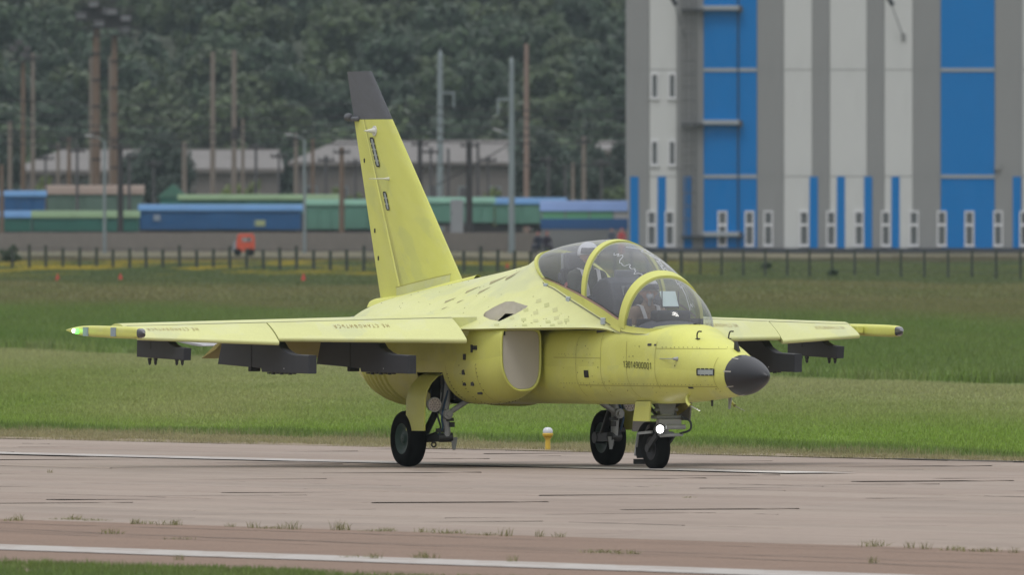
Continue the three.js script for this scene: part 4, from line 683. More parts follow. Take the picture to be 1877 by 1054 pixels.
for (const sg of [1, -1]) {
  const gear = part('main_landing_gear', jet), a_ = (a, u, s) => A(a, u, sg * s);
  wheel(gear, 0.33, 0.215, [0, 0.33, sg * 1.30], hubGreen);
  obj('oleo_strut', [bar(a_(0.52, 1.20, 1.04), a_(0.61, 0.66, 1.115), 0.062, 0.056, 16), bar(a_(0.61, 0.68, 1.115), a_(0.63, 0.36, 1.085), 0.050, 0.042, 16), new THREE.SphereGeometry(0.062, 14, 10).translate(...a_(0.61, 0.65, 1.115))], steelGrey, gear);
  obj('axle_lever', [bar(a_(0.64, 0.35, 1.02), a_(0.58, 0.345, 1.17), 0.055, 0.055, 14), beam(a_(0.62, 0.35, 1.14), a_(-0.02, 0.33, 1.165), 0.07, 0.10), bar(a_(0, 0.33, 1.12), a_(0, 0.33, 1.24), 0.07, 0.07, 14)], darkMetal, gear);
  obj('side_brace', [bar(a_(0.66, 0.622, 1.10), a_(0.68, 0.80, 0.82), 0.030, 0.036, 12), new THREE.CylinderGeometry(0.058, 0.058, 0.09, 18).rotateX(HP).translate(...a_(0.68, 0.622, 1.115)), new THREE.CylinderGeometry(0.030, 0.030, 0.12, 12).rotateX(HP).translate(...a_(0.69, 0.622, 1.115))], steelGrey, gear);
  obj('retraction_jack', [bar(a_(0.40, 1.18, 0.92), a_(0.56, 0.74, 1.06), 0.034, 0.034, 12), bar(a_(0.62, 1.18, 1.16), a_(0.58, 0.86, 1.12), 0.022, 0.022, 8)], darkMetal, gear);
  obj('shock_absorber', [bar(a_(0.46, 0.70, 1.13), a_(0.16, 0.38, 1.16), 0.042, 0.042, 14), bar(a_(0.55, 0.72, 1.12), a_(0.44, 0.68, 1.13), 0.05, 0.05, 10)], darkMetal, gear);
  obj('brake_hose', tube([a_(0.60, 1.0, 1.12), a_(0.66, 0.80, 1.17), a_(0.60, 0.62, 1.20), a_(0.62, 0.46, 1.17), a_(0.40, 0.38, 1.20), a_(0.1, 0.38, 1.18)], 0.012, 40, 6), hose, gear);
  obj('brake_hose', tube([a_(0.62, 0.9, 1.08), a_(0.68, 0.58, 1.18), a_(0.66, 0.46, 1.16), a_(0.58, 0.38, 1.18)], 0.013, 30, 6), hoseBlue, gear);
  obj('hose_clip', [box(0.09, 0.04, 0.06, ...a_(0.65, 0.56, 1.07)), box(0.05, 0.06, 0.05, ...a_(0.68, 0.50, 1.05)), box(0.12, 0.05, 0.05, ...a_(0.62, 0.43, 1.16))], darkMetal, gear);
  obj('tow_fitting', new THREE.TorusGeometry(0.028, 0.010, 6, 14).translate(...a_(0.40, 0.262, 1.155)), darkMetal, gear);
  obj('lever_guard', slab([[-0.03, 0.02], [0.05, 0.02], [0.02, -0.13], [-0.01, -0.13]], 0.02).translate(...a_(0.66, 0.33, 1.02)), steelGrey, gear);
  const lamp = obj('landing_lamp', [new THREE.CylinderGeometry(0.088, 0.078, 0.07, 28).rotateX(HP).translate(...a_(0.64, 0.735, 1.27)), bar(a_(0.62, 0.74, 1.25), a_(0.60, 0.76, 1.11), 0.02, 0.02, 8)], steelGrey, gear);
  obj('lamp_face', new THREE.CircleGeometry(0.078, 28).translate(...a_(0.678, 0.735, 1.27)), mat(0.46, 0.41, 0.38, 0.4), lamp);
  for (let k = 0; k < 19; k++) { const r = k === 0 ? 0 : k < 7 ? 0.03 : 0.06, t = (k < 7 ? k / 6 : (k - 7) / 12) * 6.2832; obj('lamp_cell', new THREE.SphereGeometry(0.0105, 8, 6).translate(...a_(0.680, 0.735 + r * Math.sin(t), 1.27 + r * Math.cos(t))), mat(0.50, 0.47, 0.45, 0.25, { metalness: 0.5 }), lamp); }
}
{
  const gear = part('nose_landing_gear', jet), N0 = 4.07;
  wheel(gear, 0.25, 0.165, [N0, 0.25, 0], M.dark);
  obj('oleo_strut', [bar(A(N0 + 0.22, 0.95, 0), A(N0 + 0.24, 0.50, 0), 0.060, 0.055, 16), bar(A(N0 + 0.24, 0.52, 0), A(N0 + 0.25, 0.40, 0), 0.045, 0.045, 14), box(0.16, 0.11, 0.13, ...A(N0 + 0.24, 0.60, 0), 0.03), box(0.20, 0.05, 0.10, ...A(N0 + 0.24, 0.42, 0), 0.02)], steelGrey, gear);
  for (const k of [-1, 1]) { obj('trailing_fork', [beam(A(N0 + 0.25, 0.41, k * 0.105), A(N0 - 0.02, 0.24, k * 0.105), 0.030, 0.065), new THREE.CylinderGeometry(0.05, 0.05, 0.03, 16).rotateZ(HP).translate(...A(N0, 0.25, k * 0.108))], darkMetal, gear); obj('mudguard_stay', [beam(A(N0 + 0.10, 0.44, k * 0.10), A(N0 - 0.28, 0.42, k * 0.10), 0.02, 0.03), beam(A(N0 - 0.28, 0.42, k * 0.10), A(N0 - 0.36, 0.16, k * 0.10), 0.02, 0.03)], steelGrey, gear); }
  const mg = []; for (let i = 0; i <= 12; i++) { const t = lerp(-0.45, 1.5, i / 12); mg.push([A(N0 - 0.315 * Math.cos(t), 0.26 + 0.30 * Math.sin(t), 0.115), A(N0 - 0.315 * Math.cos(t), 0.26 + 0.30 * Math.sin(t), -0.115)]); }
  obj('mudguard', [gridSurface(mg), box(0.23, 0.06, 0.02, ...A(N0 - 0.37, 0.09, 0))], darkMetal, gear);
  obj('drag_brace', [bar(A(N0 + 0.24, 0.58, 0.05), A(N0 - 0.32, 0.84, 0.05), 0.022, 0.022, 10), bar(A(N0 + 0.24, 0.58, -0.05), A(N0 - 0.32, 0.84, -0.05), 0.022, 0.022, 10)], darkMetal, gear);
  obj('steering_actuator', [box(0.30, 0.10, 0.08, ...A(N0 + 0.30, 0.545, -0.02), 0.02), bar(A(N0 + 0.36, 0.50, 0.05), A(N0 + 0.36, 0.50, -0.20), 0.028, 0.028, 12), bar(A(N0 + 0.32, 0.40, 0.10), A(N0 + 0.34, 0.41, -0.18), 0.022, 0.018, 10)], steelGrey, gear);
  obj('gear_bay_fitting', [slab([[-0.13, 0.82], [0.13, 0.82], [0.09, 0.60], [-0.06, 0.60]], 0.10, 0.01).translate(...A(N0 + 0.24, 0, 0.0)), box(0.34, 0.045, 0.16, ...A(N0 + 0.24, 0.615, -0.02), 0.02), bar(A(N0 + 0.26, 0.70, 0.14), A(N0 + 0.26, 0.70, -0.15), 0.022, 0.022, 10), bar(A(N0 + 0.10, 0.80, -0.12), A(N0 + 0.26, 0.62, -0.14), 0.016, 0.016, 8)], mat(0.22, 0.235, 0.24, 0.6, { map: mottle }), gear);
  obj('hydraulic_hose', tube([A(N0 + 0.34, 0.62, -0.16), A(N0 + 0.42, 0.56, -0.24), A(N0 + 0.42, 0.47, -0.24), A(N0 + 0.34, 0.42, -0.14)], 0.013, 26, 6), hose, gear);
  obj('hydraulic_hose', tube([A(N0 + 0.0, 0.78, 0.10), A(N0 - 0.02, 0.68, 0.10), A(N0 - 0.06, 0.60, 0.13)], 0.011, 16, 6), hose, gear);
  const lamp = obj('taxi_lamp', [new THREE.CylinderGeometry(0.066, 0.05, 0.07, 24).rotateX(HP).translate(...A(N0 + 0.33, 0.475, 0.125)), beam(A(N0 + 0.30, 0.475, 0.10), A(N0 + 0.25, 0.50, 0.03), 0.03)], darkMetal, gear);
  const bulb = obj('lamp_lens', new THREE.SphereGeometry(0.047, 20, 12).scale(1, 1, 0.35).translate(...A(N0 + 0.37, 0.475, 0.125)), new THREE.MeshPhysicalMaterial({ color: 0x000000, emissive: new THREE.Color(1, 0.985, 0.95), emissiveIntensity: 10 }), lamp);
  const sp = new THREE.SpotLight(new THREE.Color(1, 0.97, 0.9), 40, 80, 0.25, 0.6); sp.position.set(...A(N0 + 0.42, 0.475, 0.125)); sp.target.position.set(...A(N0 + 20, 0.3, 0.125)); sp.castShadow = true; gear.add(sp, sp.target);
  tag(bulb, 'lit white taxi lamp lens');
  const door = (a0, a1, s, u0, u1, mt, name, lean = 0) => obj(name, slab([[a0, u0], [a1, u0], [a1 - 0.04, u1], [a0 - 0.08, u1]], 0.02, 0.004).rotateY(-HP).translate(-s, 0, 0), mt, gear);
  door(4.10, 4.50, 0.27, 0.80, 0.565, primer, 'nose_gear_door'); door(3.55, 3.95, 0.02, 0.80, 0.44, mat(0.18, 0.17, 0.16, 0.5, { map: mottle }), 'rear_gear_door');
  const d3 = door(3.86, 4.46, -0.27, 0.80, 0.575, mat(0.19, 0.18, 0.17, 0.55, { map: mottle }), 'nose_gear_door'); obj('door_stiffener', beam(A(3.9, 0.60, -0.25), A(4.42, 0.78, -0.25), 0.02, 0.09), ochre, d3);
}

// ------------------------------------------------------------------ pilots
{
  const seated = (a0, u0, look, mats, label) => { // hips at a0, u0 in the aircraft frame
    const p = thing('person', label, 'person', [0, 0, 0], PSI, 'pilots in the cockpit');
    const B = (a, u, s) => A(a0 + a, u0 + u, s), bones = [];
    bones.push([B(0.02, 0.0, 0.09), B(0.02, 0.0, -0.09), 0.12, 0.12], [B(0.02, 0.05, 0), B(-0.02, 0.30, 0), 0.13, 0.145], [B(-0.02, 0.30, 0), B(-0.02, 0.44, 0), 0.15, 0.12], [B(-0.02, 0.47, 0.13), B(-0.02, 0.47, -0.13), 0.075, 0.075], [B(-0.02, 0.48, 0), B(0.01, 0.60, 0), 0.062, 0.058]);
    for (const k of [1, -1]) {
      bones.push([B(-0.02, 0.465, k * 0.185), B(0.06, 0.22, k * 0.235), 0.068, 0.052], [B(0.06, 0.22, k * 0.235), B(0.29, 0.20, k * 0.17), 0.050, 0.036]);
      bones.push([B(0.05, -0.01, k * 0.10), B(0.40, 0.07, k * 0.12), 0.085, 0.062], [B(0.40, 0.07, k * 0.12), B(0.52, -0.28, k * 0.12), 0.060, 0.045]);
    }
    obj('body', bodyMesh(bones, 0.016, 0.05), mats.suit, p);
    const hand = []; for (const k of [1, -1]) { hand.push([B(0.30, 0.20, k * 0.17), B(0.36, 0.20, k * 0.16), 0.034, 0.034]); for (let f = 0; f < 4; f++) hand.push([B(0.37, 0.215 - f * 0.017, k * 0.155), B(0.40 - f * 0.004, 0.205 - f * 0.017, k * 0.125), 0.0105, 0.0085]); hand.push([B(0.33, 0.225, k * 0.15), B(0.375, 0.245, k * 0.125), 0.011, 0.009]); }
    obj('gloves', bodyMesh(hand, 0.007, 0.008), cockpitDark, p);
    const hx = (a, u, s) => { const c = Math.cos(look), n = Math.sin(look); return B(0.02 + a * c - s * n, 0.72 + u, a * n + s * c); };
    obj('head', bodyMesh([[hx(0, 0.02, 0), hx(0.02, -0.02, 0), 0.088, 0.086], [hx(0.03, -0.02, 0), hx(0.055, -0.09, 0), 0.066, 0.042], [hx(0.095, 0.0, 0), hx(0.115, -0.025, 0), 0.012, 0.017], [hx(0, -0.01, 0.092), hx(0, -0.03, 0.092), 0.014, 0.012], [hx(0, -0.01, -0.092), hx(0, -0.03, -0.092), 0.014, 0.012]], 0.008, 0.03), mats.skin, p);
    const hel = new THREE.SphereGeometry(0.135, 28, 20, 0, 6.2832, 0, 1.75).scale(0.94, 1.0, 1.06).translate(0, 0.005, -0.012); hel.rotateX(-0.10); hel.rotateY(-look); obj('helmet', hel.translate(...B(0.02, 0.735, 0)), mats.helmet, p);
    const vis = new THREE.SphereGeometry(0.139, 24, 10, -Math.PI / 2 + 0.0 + Math.PI - 1.1 + Math.PI / 2 - Math.PI / 2, 2.2, 1.05, 0.52).scale(0.94, 1, 1.06); vis.rotateY(-look); obj('visor', vis.translate(...B(0.02, 0.735, 0)), mats.visor, p);
    obj('oxygen_mask', bodyMesh([[hx(0.085, -0.05, 0), hx(0.125, -0.075, 0), 0.046, 0.034], [hx(0.125, -0.075, 0), hx(0.11, -0.16, 0.01), 0.022, 0.017]], 0.008, 0.02), mats.mask, p);
    for (const k of [1, -1]) obj('harness_strap', (() => { const G = []; for (const [a, u, s] of [[-0.16, 0.545, 0.10], [-0.06, 0.565, 0.105], [0.06, 0.545, 0.105], [0.125, 0.44, 0.095], [0.155, 0.30, 0.07], [0.15, 0.14, 0.045]]) G.push([B(a, u, k * (s - 0.024)), B(a, u, k * (s + 0.024))]); return gridSurface(G, { centre: B(-0.1, 0.3, 0) }); })(), mats.strap, p);
    return p;
  };
  const strap = mat(0.55, 0.54, 0.53, 0.8, { map: mottle });
  const front = seated(3.84, 1.36, 0.25, { suit: mat(0.33, 0.235, 0.165, 0.95, { map: mottle }), skin: mat(0.45, 0.25, 0.18, 0.6), helmet: mat(0.50, 0.49, 0.48, 0.4), visor: mat(0.015, 0.015, 0.02, 0.15), mask: mat(0.30, 0.31, 0.33, 0.6), strap }, 'pilot in tan flight suit seated behind the windscreen');
  const rear = seated(2.20, 1.78, 0.15, { suit: mat(0.070, 0.080, 0.062, 0.95, { map: mottle }), skin: mat(0.42, 0.24, 0.18, 0.6), helmet: mat(0.60, 0.60, 0.61, 0.4), visor: mat(0.02, 0.02, 0.025, 0.15), mask: mat(0.20, 0.21, 0.22, 0.6), strap }, 'pilot in dark flight suit and white helmet in the rear seat');
  obj('shoulder_patch', new THREE.CircleGeometry(0.045, 20).scale(1, 1.2, 1).rotateY(-HP).rotateZ(-0.25).translate(...A(2.21, 2.13, 0.292)), mat(0.42, 0.10, 0.09, 0.8), rear);
  obj('shoulder_patch', new THREE.CircleGeometry(0.024, 3).rotateY(-HP).rotateZ(-0.25).translate(...A(2.21, 2.125, 0.297)), mat(0.6, 0.58, 0.56, 0.8), rear);
}

// ------------------------------------------------------------------ hangar
{
  const D = 1611, X = (px) => east(px, D), Y = (py) => high(py, D), zf = DIST - D, S = FPX / D;
  const hg = thing('hangar', 'tall hangar clad in white, grey and blue vertical stripes', 'building', [X(1152), 0, zf]);
  const x = (px) => X(px) - X(1152), TOP = 24.5, tex = colourTex(128, (u, v) => { const k = 0.955 + 0.07 * (tfbm(u, v, 4, 4) - 0.5); return [k, k, k]; });
  const cw = mat(0.585, 0.60, 0.59, 0.8, { map: tex }), cg = mat(0.265, 0.270, 0.268, 0.8, { map: tex }), cb = mat(0.0, 0.180, 0.52, 0.9, { map: tex, specularIntensity: 0.2 }), trim = mat(0.30, 0.335, 0.36, 0.6), dk = mat(0.055, 0.060, 0.072, 0.8, { map: mottle }), wf = mat(0.66, 0.67, 0.69, 0.5), pane = mat(0.11, 0.12, 0.125, 0.2, { clearcoat: 0.2 }), ladderMat = mat(0.12, 0.12, 0.12, 0.7);
  const W = x(1877) + 26;
  obj('wall', [box(W, TOP, 40, W / 2, TOP / 2, -20.32)], cg, hg);
  obj('downpipe', bar([x(1352.5), 0.3, -0.12], [x(1352.5), TOP, -0.12], 0.06, 0.06, 8), mat(0.01, 0.05, 0.12, 0.7), hg);
  obj('plinth', box(W + 0.3, Y(455), 0.5, W / 2 - 0.02, Y(455) / 2, 0.16), dk, hg);
  obj('roof', box(W + 1, 0.5, 41, W / 2, TOP + 0.25, -20.2), dk, hg);
  const y0 = Y(455), y1 = Y(323.5), y2 = Y(128), tiers = [[y0, y1 - 0.04], [y1 + 0.04, y2 - 0.04], [y2 + 0.04, TOP - 0.05]];
  const stripes = [[1152, 1190, cg], [1190, 1240, cw], [1240, 1289, cg], [1289, 1353, cb], [1353, 1387, cb], [1387, 1436, cg], [1436, 1488, cw], [1488, 1520, cg], [1520, 1588, cw], [1588, 1620, cg], [1620, 1672, cw], [1672, 1723, cg], [1723, 1822, cb], [1822, 1873, cg], [1873, 1925, cw], [1925, 1960, cg], [1960, 2025, cw], [2025, 2075, cg], [2075, 2170, cb], [2170, 2230, cg], [2230, 2290, cw], [2290, 2350, cg]];
  const lowBlue = [[1155, 1170], [1205, 1220], [1253, 1268], [1483, 1498], [1533, 1547.5], [1583, 1597.5], [1633, 1647.5], [1855, 1870], [1930, 1945], [1985, 2000]];
  for (const [p0, p1, m] of stripes) for (const [a, b] of tiers) { const g = 0.035; if (x(p1) > W) continue; obj('cladding_panel', box(x(p1) - x(p0) - g, b - a, 0.12, (x(p0) + x(p1)) / 2, (a + b) / 2, -0.26), m, hg); }
  for (const [p0, p1] of lowBlue) obj('accent_panel', box(x(p1) - x(p0), y1 - y0 - 0.03, 0.05, (x(p0) + x(p1)) / 2, (y0 + y1) / 2, -0.172), cb, hg);
  for (const y of [y1, y2]) obj('drip_flashing', box(W, 0.09, 0.10, W / 2, y, -0.26), cg, hg);
  for (const [p0, p1] of [[1289, 1387], [1723, 1822]]) for (const y of [y1, y2]) obj('cover_strip', box(x(p1) - x(p0) - 0.05, 0.26, 0.06, (x(p0) + x(p1)) / 2, y, -0.168), trim, hg);
  const win = (pc, ya, yb, wpx, transom) => {
    const w = part('window', hg), cx = x(pc), ww = wpx / S, a = Y(yb), b = Y(ya), f = 0.115;
    obj('frame', [box(f, b - a, 0.12, cx - ww / 2 + f / 2, (a + b) / 2, -0.15), box(f, b - a, 0.12, cx + ww / 2 - f / 2, (a + b) / 2, -0.15), box(ww - 2 * f, f * 1.1, 0.118, cx, b - f * 0.55, -0.15), box(ww - 2 * f, f * 1.1, 0.118, cx, a + f * 0.55, -0.15)].concat(transom ? [box(ww - 2 * f, 0.2, 0.118, cx, lerp(b, a, 0.40), -0.15)] : []), wf, w);
    obj('pane', box(ww - f, b - a - f, 0.02, cx, (a + b) / 2, -0.178), pane, w);
    obj('sill', box(ww + 0.1, 0.06, 0.16, cx, a - 0.02, -0.13), wf, w);
  };
  for (const pc of [1194, 1227, 1323.5, 1373, 1407.5, 1473, 1522.5, 1573.5, 1622.5, 1674, 1725, 1775.5, 1828, 1876, 1925]) win(pc, 386.5, 451, 17.5, true);
  for (const ya of [134, 257]) for (const pc of [1199.5, 1231.5]) win(pc, ya, ya + 47, 14.5, false);
  // caged ladder and its brackets
  const lad = part('caged_ladder', hg), lx = x(1262), up = TOP;
  for (const k of [-0.5, -0.2, 0.2, 0.5]) obj('stile', bar([lx + k, 1.2, 0.25 + (Math.abs(k) > 0.4 ? 0.1 : 0.5)], [lx + k, up, 0.25 + (Math.abs(k) > 0.4 ? 0.1 : 0.5)], 0.045, 0.045, 6), ladderMat, lad);
  for (let y = 1.5; y < up; y += 0.34) obj('rung', bar([lx - 0.5, y, 0.35], [lx + 0.5, y, 0.35], 0.024, 0.024, 5), ladderMat, lad);
  for (let y = 2.4; y < up; y += 0.95) obj('hoop', new THREE.TorusGeometry(0.52, 0.034, 5, 14, Math.PI).rotateX(HP).translate(lx, y, 0.35), ladderMat, lad);
  for (const py of [16, 226, 431]) { const y = Y(py); obj('bracket', box(x(1290) - x(1248), 0.16, 0.7, (x(1248) + x(1290)) / 2, y - 0.1, 0.2), dk, lad); obj('platform_rail', [box(x(1358) - x(1286), 0.34, 0.5, (x(1358) + x(1286)) / 2, y + 0.06, 0.12, 0.05)], trim, lad); obj('rail_end', box(0.26, 0.42, 0.55, x(1357), y, 0.14), dk, lad); }
  // wall lamps on long arms
  for (const [pa, pb, pc] of [[1228, 1258, 75], [1624, 1655, 68]]) { const l = part('wall_lamp', hg); obj('lamp_arm', bar([x(pb), Y(pc), -0.2], [x(pa), Y(-12), 1.4], 0.035, 0.035, 6), dk, l); obj('lamp_head', [beam([x(pa) - 0.1, Y(-14), 1.45], [x(pa) + 0.42, Y(10), 1.2], 0.16, 0.3)], dk, l); obj('wall_plate', box(0.3, 0.55, 0.08, x(pb), Y(pc), -0.16), cg, l); }
  obj('wall_box', box(0.42, 0.6, 0.2, x(1827), Y(304), -0.1), cg, hg);
}

// ------------------------------------------------------------------ fence
{
  const f = thing('post_fence', 'long fence of slim dark posts across the meadow', 'fence', [0, 0, 0]);
  const pm = mat(0.045, 0.055, 0.045, 0.8, { map: mottle }), line = (k) => { const D = lerp(1088, 925, k); return [east(1877 * k, D), DIST - D]; };
  const px = []; for (let p = -6; p < 1250; p += 30.6) px.push(p); for (let p = 1283; p < 1910; p += 39.2 + (p - 1283) * 0.010) px.push(p);
  let prev = null;
  px.forEach((p, i) => { const [X0, Z0] = line(p / 1877), h = p < 1250 ? 1.30 * rr(0.88, 1.08) : 1.36, lean = p < 1250 ? rr(-0.03, 0.03) : 0; obj('post', beam([X0, -0.05, Z0], [X0 + lean, h, Z0], p < 1250 ? 0.15 : 0.10, 0.12), pm, f); prev = [X0, Z0]; });
  for (const y of [0.45, 0.85, 1.2]) { const a = line(px[0] / 1877), b = line(px[px.length - 1] / 1877); obj('wire', bar([a[0], y, a[1]], [b[0], y, b[1]], 0.010, 0.010, 5), pm, f); }
}
// ------------------------------------------------------------------ wall, sheds and freight wagons
const hz = {
  conc: mat(0.200, 0.178, 0.158, 0.95, { map: streaky }), blueW: mat(0.003, 0.085, 0.250, 0.7, { map: streaky }), blueR: mat(0.055, 0.175, 0.36, 0.6, { map: streaky }), greenW: mat(0.018, 0.130, 0.100, 0.7, { map: streaky }), greenR: mat(0.135, 0.215, 0.105, 0.7, { map: streaky }), mintW: mat(0.10, 0.25, 0.19, 0.7, { map: streaky }), mintR: mat(0.12, 0.26, 0.19, 0.7, { map: streaky }),
  roof: mat(0.185, 0.175, 0.170, 0.95, { map: streaky }), wall: mat(0.165, 0.150, 0.142, 0.95, { map: mottle }), darkGrey: mat(0.085, 0.08, 0.085, 0.95, { map: mottle }), rust: mat(0.165, 0.112, 0.078, 0.9, { map: mottle }), pale: mat(0.205, 0.172, 0.146, 0.9, { map: mottle }), tin: mat(0.22, 0.265, 0.28, 0.6, { map: mottle }), pitch: mat(0.035, 0.030, 0.032, 0.9, { map: mottle }),  // the dark grey serves house panes, insulators, slim poles and small floodlights
};
{
  const D = 1640, w = thing('concrete_wall', 'low brownish concrete panel wall behind the post fence', 'wall', [0, 0, DIST - D]), top = high(426, D);
  for (let p = -60; p < 1190; p += 52) { const a = east(p, D), b = east(p + 51.3, D); obj('wall_panel', box(b - a, top - 0.03 * (((p + 60) / 52) % 2), 0.15, (a + b) / 2, top / 2, 0), hz.conc, w); obj('wall_post', box(0.18, top + 0.05, 0.24, b, top / 2, 0), hz.conc, w); }
}
function wagon(name, label, p0, p1, yr, ye, yb, D, wall, roof, ribs = 9, arch = 0.5) {
  const x0 = east(p0, D), x1 = east(p1, D), L = x1 - x0, dep = 2.8, t = thing(name, label, name.includes('shed') ? 'shed' : 'rail wagon', [x0, 0, DIST - D], 0), b = high(yb, D), e = high(ye, D), r = high(yr, D);
  obj('body', box(L, e - b, dep, L / 2, (e + b) / 2, -dep / 2), wall, t);
  const o = [[-dep - 0.15, e - 0.02]]; for (let k = 0; k <= 10; k++) { const u = k / 10; o.push([lerp(-dep - 0.15, 0.15, u), e + 0.03 + (r - e) * Math.pow(Math.sin(Math.PI * u), arch)]); } o.push([0.15, e - 0.02]);
  obj('roof', slab(o, L + 0.3).rotateY(-HP).translate(L / 2, 0, 0), roof, t);
  for (let k = 0; k <= ribs; k++) obj('rib', box(0.11, e - b - 0.05, 0.16, lerp(0.06, L - 0.06, k / ribs), (e + b) / 2, 0.03), wall, t);
  obj('door', box(Math.min(2.2, L * 0.2), (e - b) * 0.86, 0.05, L * 0.52, b + (e - b) * 0.46, 0.045), wall, t);
  obj('underframe', box(L * 0.96, 0.25, dep * 0.8, L / 2, b - 0.12, -dep / 2), hz.pitch, t);
  for (const k of [0.1, 0.2, 0.8, 0.9]) obj('wheelset', new THREE.CylinderGeometry(0.45, 0.45, 2, 14).rotateX(HP).translate(L * k, Math.max(0.45, 0.45), -dep / 2), hz.pitch, t);
  if (b > 1.2) obj('bogie', [box(2.4, b - 0.5, 2, L * 0.15, 0.3 + (b - 0.5) / 2, -dep / 2), box(2.4, b - 0.5, 2, L * 0.85, 0.3 + (b - 0.5) / 2, -dep / 2)], hz.pitch, t);
  return t;
}
const bw = wagon('freight_wagon', 'blue covered wagon with pale blue roof behind the concrete wall', 258, 552, 375, 386, 421, 1700, hz.blueW, hz.blueR, 14);
{ const D = 1700, x0 = east(258, D); obj('number_plate', box(0.95, 0.45, 0.04, east(477, D) - x0, high(409, D), 0.08), mat(0.36, 0.42, 0.22, 0.7, { map: mottle }), bw); obj('end_window', box(0.5, 0.45, 0.04, east(289, D) - x0, high(399, D), 0.08), mat(0.22, 0.28, 0.36, 0.6), bw); }
wagon('freight_wagon', 'green wagon with long pale green roof beside the blue wagon', 62, 255, 387, 399, 424, 1706, hz.greenW, hz.greenR, 10);
wagon('freight_wagon', 'blue roofed wagon at the picture edge beside the green wagon', -90, 58, 387, 399, 424, 1712, hz.greenW, hz.blueR, 7);
wagon('freight_wagon', 'dark blue wagon standing above the leftmost roofs', -60, 83, 350, 360, 392, 1735, hz.blueW, hz.blueR, 6);
wagon('freight_wagon', 'long green roofed wagon behind the blue wagon', 330, 620, 357, 366, 392, 1745, hz.greenW, hz.greenR, 12);
wagon('freight_wagon', 'teal wagon between the blue wagon and the fin', 560, 740, 366, 376, 420, 1725, hz.mintW, hz.mintR, 8);
wagon('freight_wagon', 'mint green wagon just beyond the fin', 700, 905, 362, 372, 408, 1722, hz.mintW, hz.mintR, 9);
wagon('freight_wagon', 'mint wagon with blue roof beside the tall steel mast', 908, 1035, 363, 374, 410, 1730, hz.mintW, hz.blueR, 6);
wagon('storage_shed', 'faded green timber shed behind the green wagon', 85, 262, 340, 356, 398, 1760, mat(0.10, 0.165, 0.13, 0.9, { map: streaky }), mat(0.22, 0.17, 0.14, 0.9, { map: streaky }), 8);
{ // gabled green hut
  const D = 1752, t = thing('gabled_hut', 'small green gabled hut above the blue wagon', 'hut', [east(318, D), 0, DIST - D]); obj('hut_wall', box(2.0, 4.1, 2.4, 0, 2.05, -1.2), hz.greenW, t); obj('gable_roof', slab([[-1.25, 4.05], [0, 5.1], [1.25, 4.05]], 2.6).translate(0, 0, -1.2), mat(0.06, 0.17, 0.12, 0.8, { map: streaky }), t); obj('hut_door', box(0.8, 1.9, 0.05, 0.2, 0.95, 0.03), hz.pitch, t);
}
{ const D = 1690, t = thing('grey_cabinet', 'tall pale grey metal cabinet right of the fin', 'cabinet', [east(838, D), 0, DIST - D]); obj('cabinet_body', box(0.98, high(366, D), 0.7, 0, high(366, D) / 2, 0, 0.03), mat(0.27, 0.285, 0.31, 0.6, { map: mottle }), t); obj('cabinet_door', box(0.86, high(366, D) * 0.9, 0.04, 0, high(366, D) * 0.5, 0.36), mat(0.29, 0.305, 0.33, 0.6, { map: mottle }), t); obj('hinge', box(0.04, 0.2, 0.03, -0.42, 2.8, 0.385), hz.pitch, t); }
{ // arched kiosk beside the hangar
  const D = 1622, x0 = east(992, D), L = east(1300, D) - x0, t = thing('arched_kiosk', 'low kiosk with arched pale blue roof beside the hangar', 'kiosk', [x0, 0, DIST - D]), Y = (p) => high(p, D);
  obj('base_wall', box(L, Y(420), 3, L / 2, Y(420) / 2, -1.5), mat(0.205, 0.21, 0.215, 0.9, { map: streaky }), t);
  obj('blue_fascia', box(L + 0.06, Y(401) - Y(420), 3.06, L / 2, (Y(401) + Y(420)) / 2, -1.5), mat(0.008, 0.085, 0.27, 0.6, { map: streaky }), t);
  for (let k = 0; k < 7; k++) obj('glazing_panel', box(L / 7 - 0.12, Y(387) - Y(401), 0.05, L * (k + 0.5) / 7, (Y(387) + Y(401)) / 2, -0.03), k < 3 ? mat(0.12, 0.38, 0.22, 0.5) : mat(0.42, 0.43, 0.44, 0.5), t);
  for (let k = 0; k <= 7; k++) obj('mullion', box(0.10, Y(387) - Y(401), 0.10, clamp(L * k / 7, 0.06, L - 0.06), (Y(387) + Y(401)) / 2, -0.05), hz.tin, t);
  obj('back_panel', box(L - 0.1, Y(387) - Y(401), 0.05, L / 2, (Y(387) + Y(401)) / 2, -2.9), hz.conc, t);
  const o = [[-3.1, Y(387)]]; for (let k = 0; k <= 12; k++) { const u = k / 12; o.push([lerp(-3.1, 0.12, u), Y(387) + 0.02 + (Y(368) - Y(387)) * Math.sin(Math.PI * u)]); } o.push([0.12, Y(387)]);
  obj('arched_roof', slab(o, L + 0.2).rotateY(-HP).translate(L / 2, 0, 0), mat(0.13, 0.22, 0.45, 0.5, { map: streaky }), t);
}
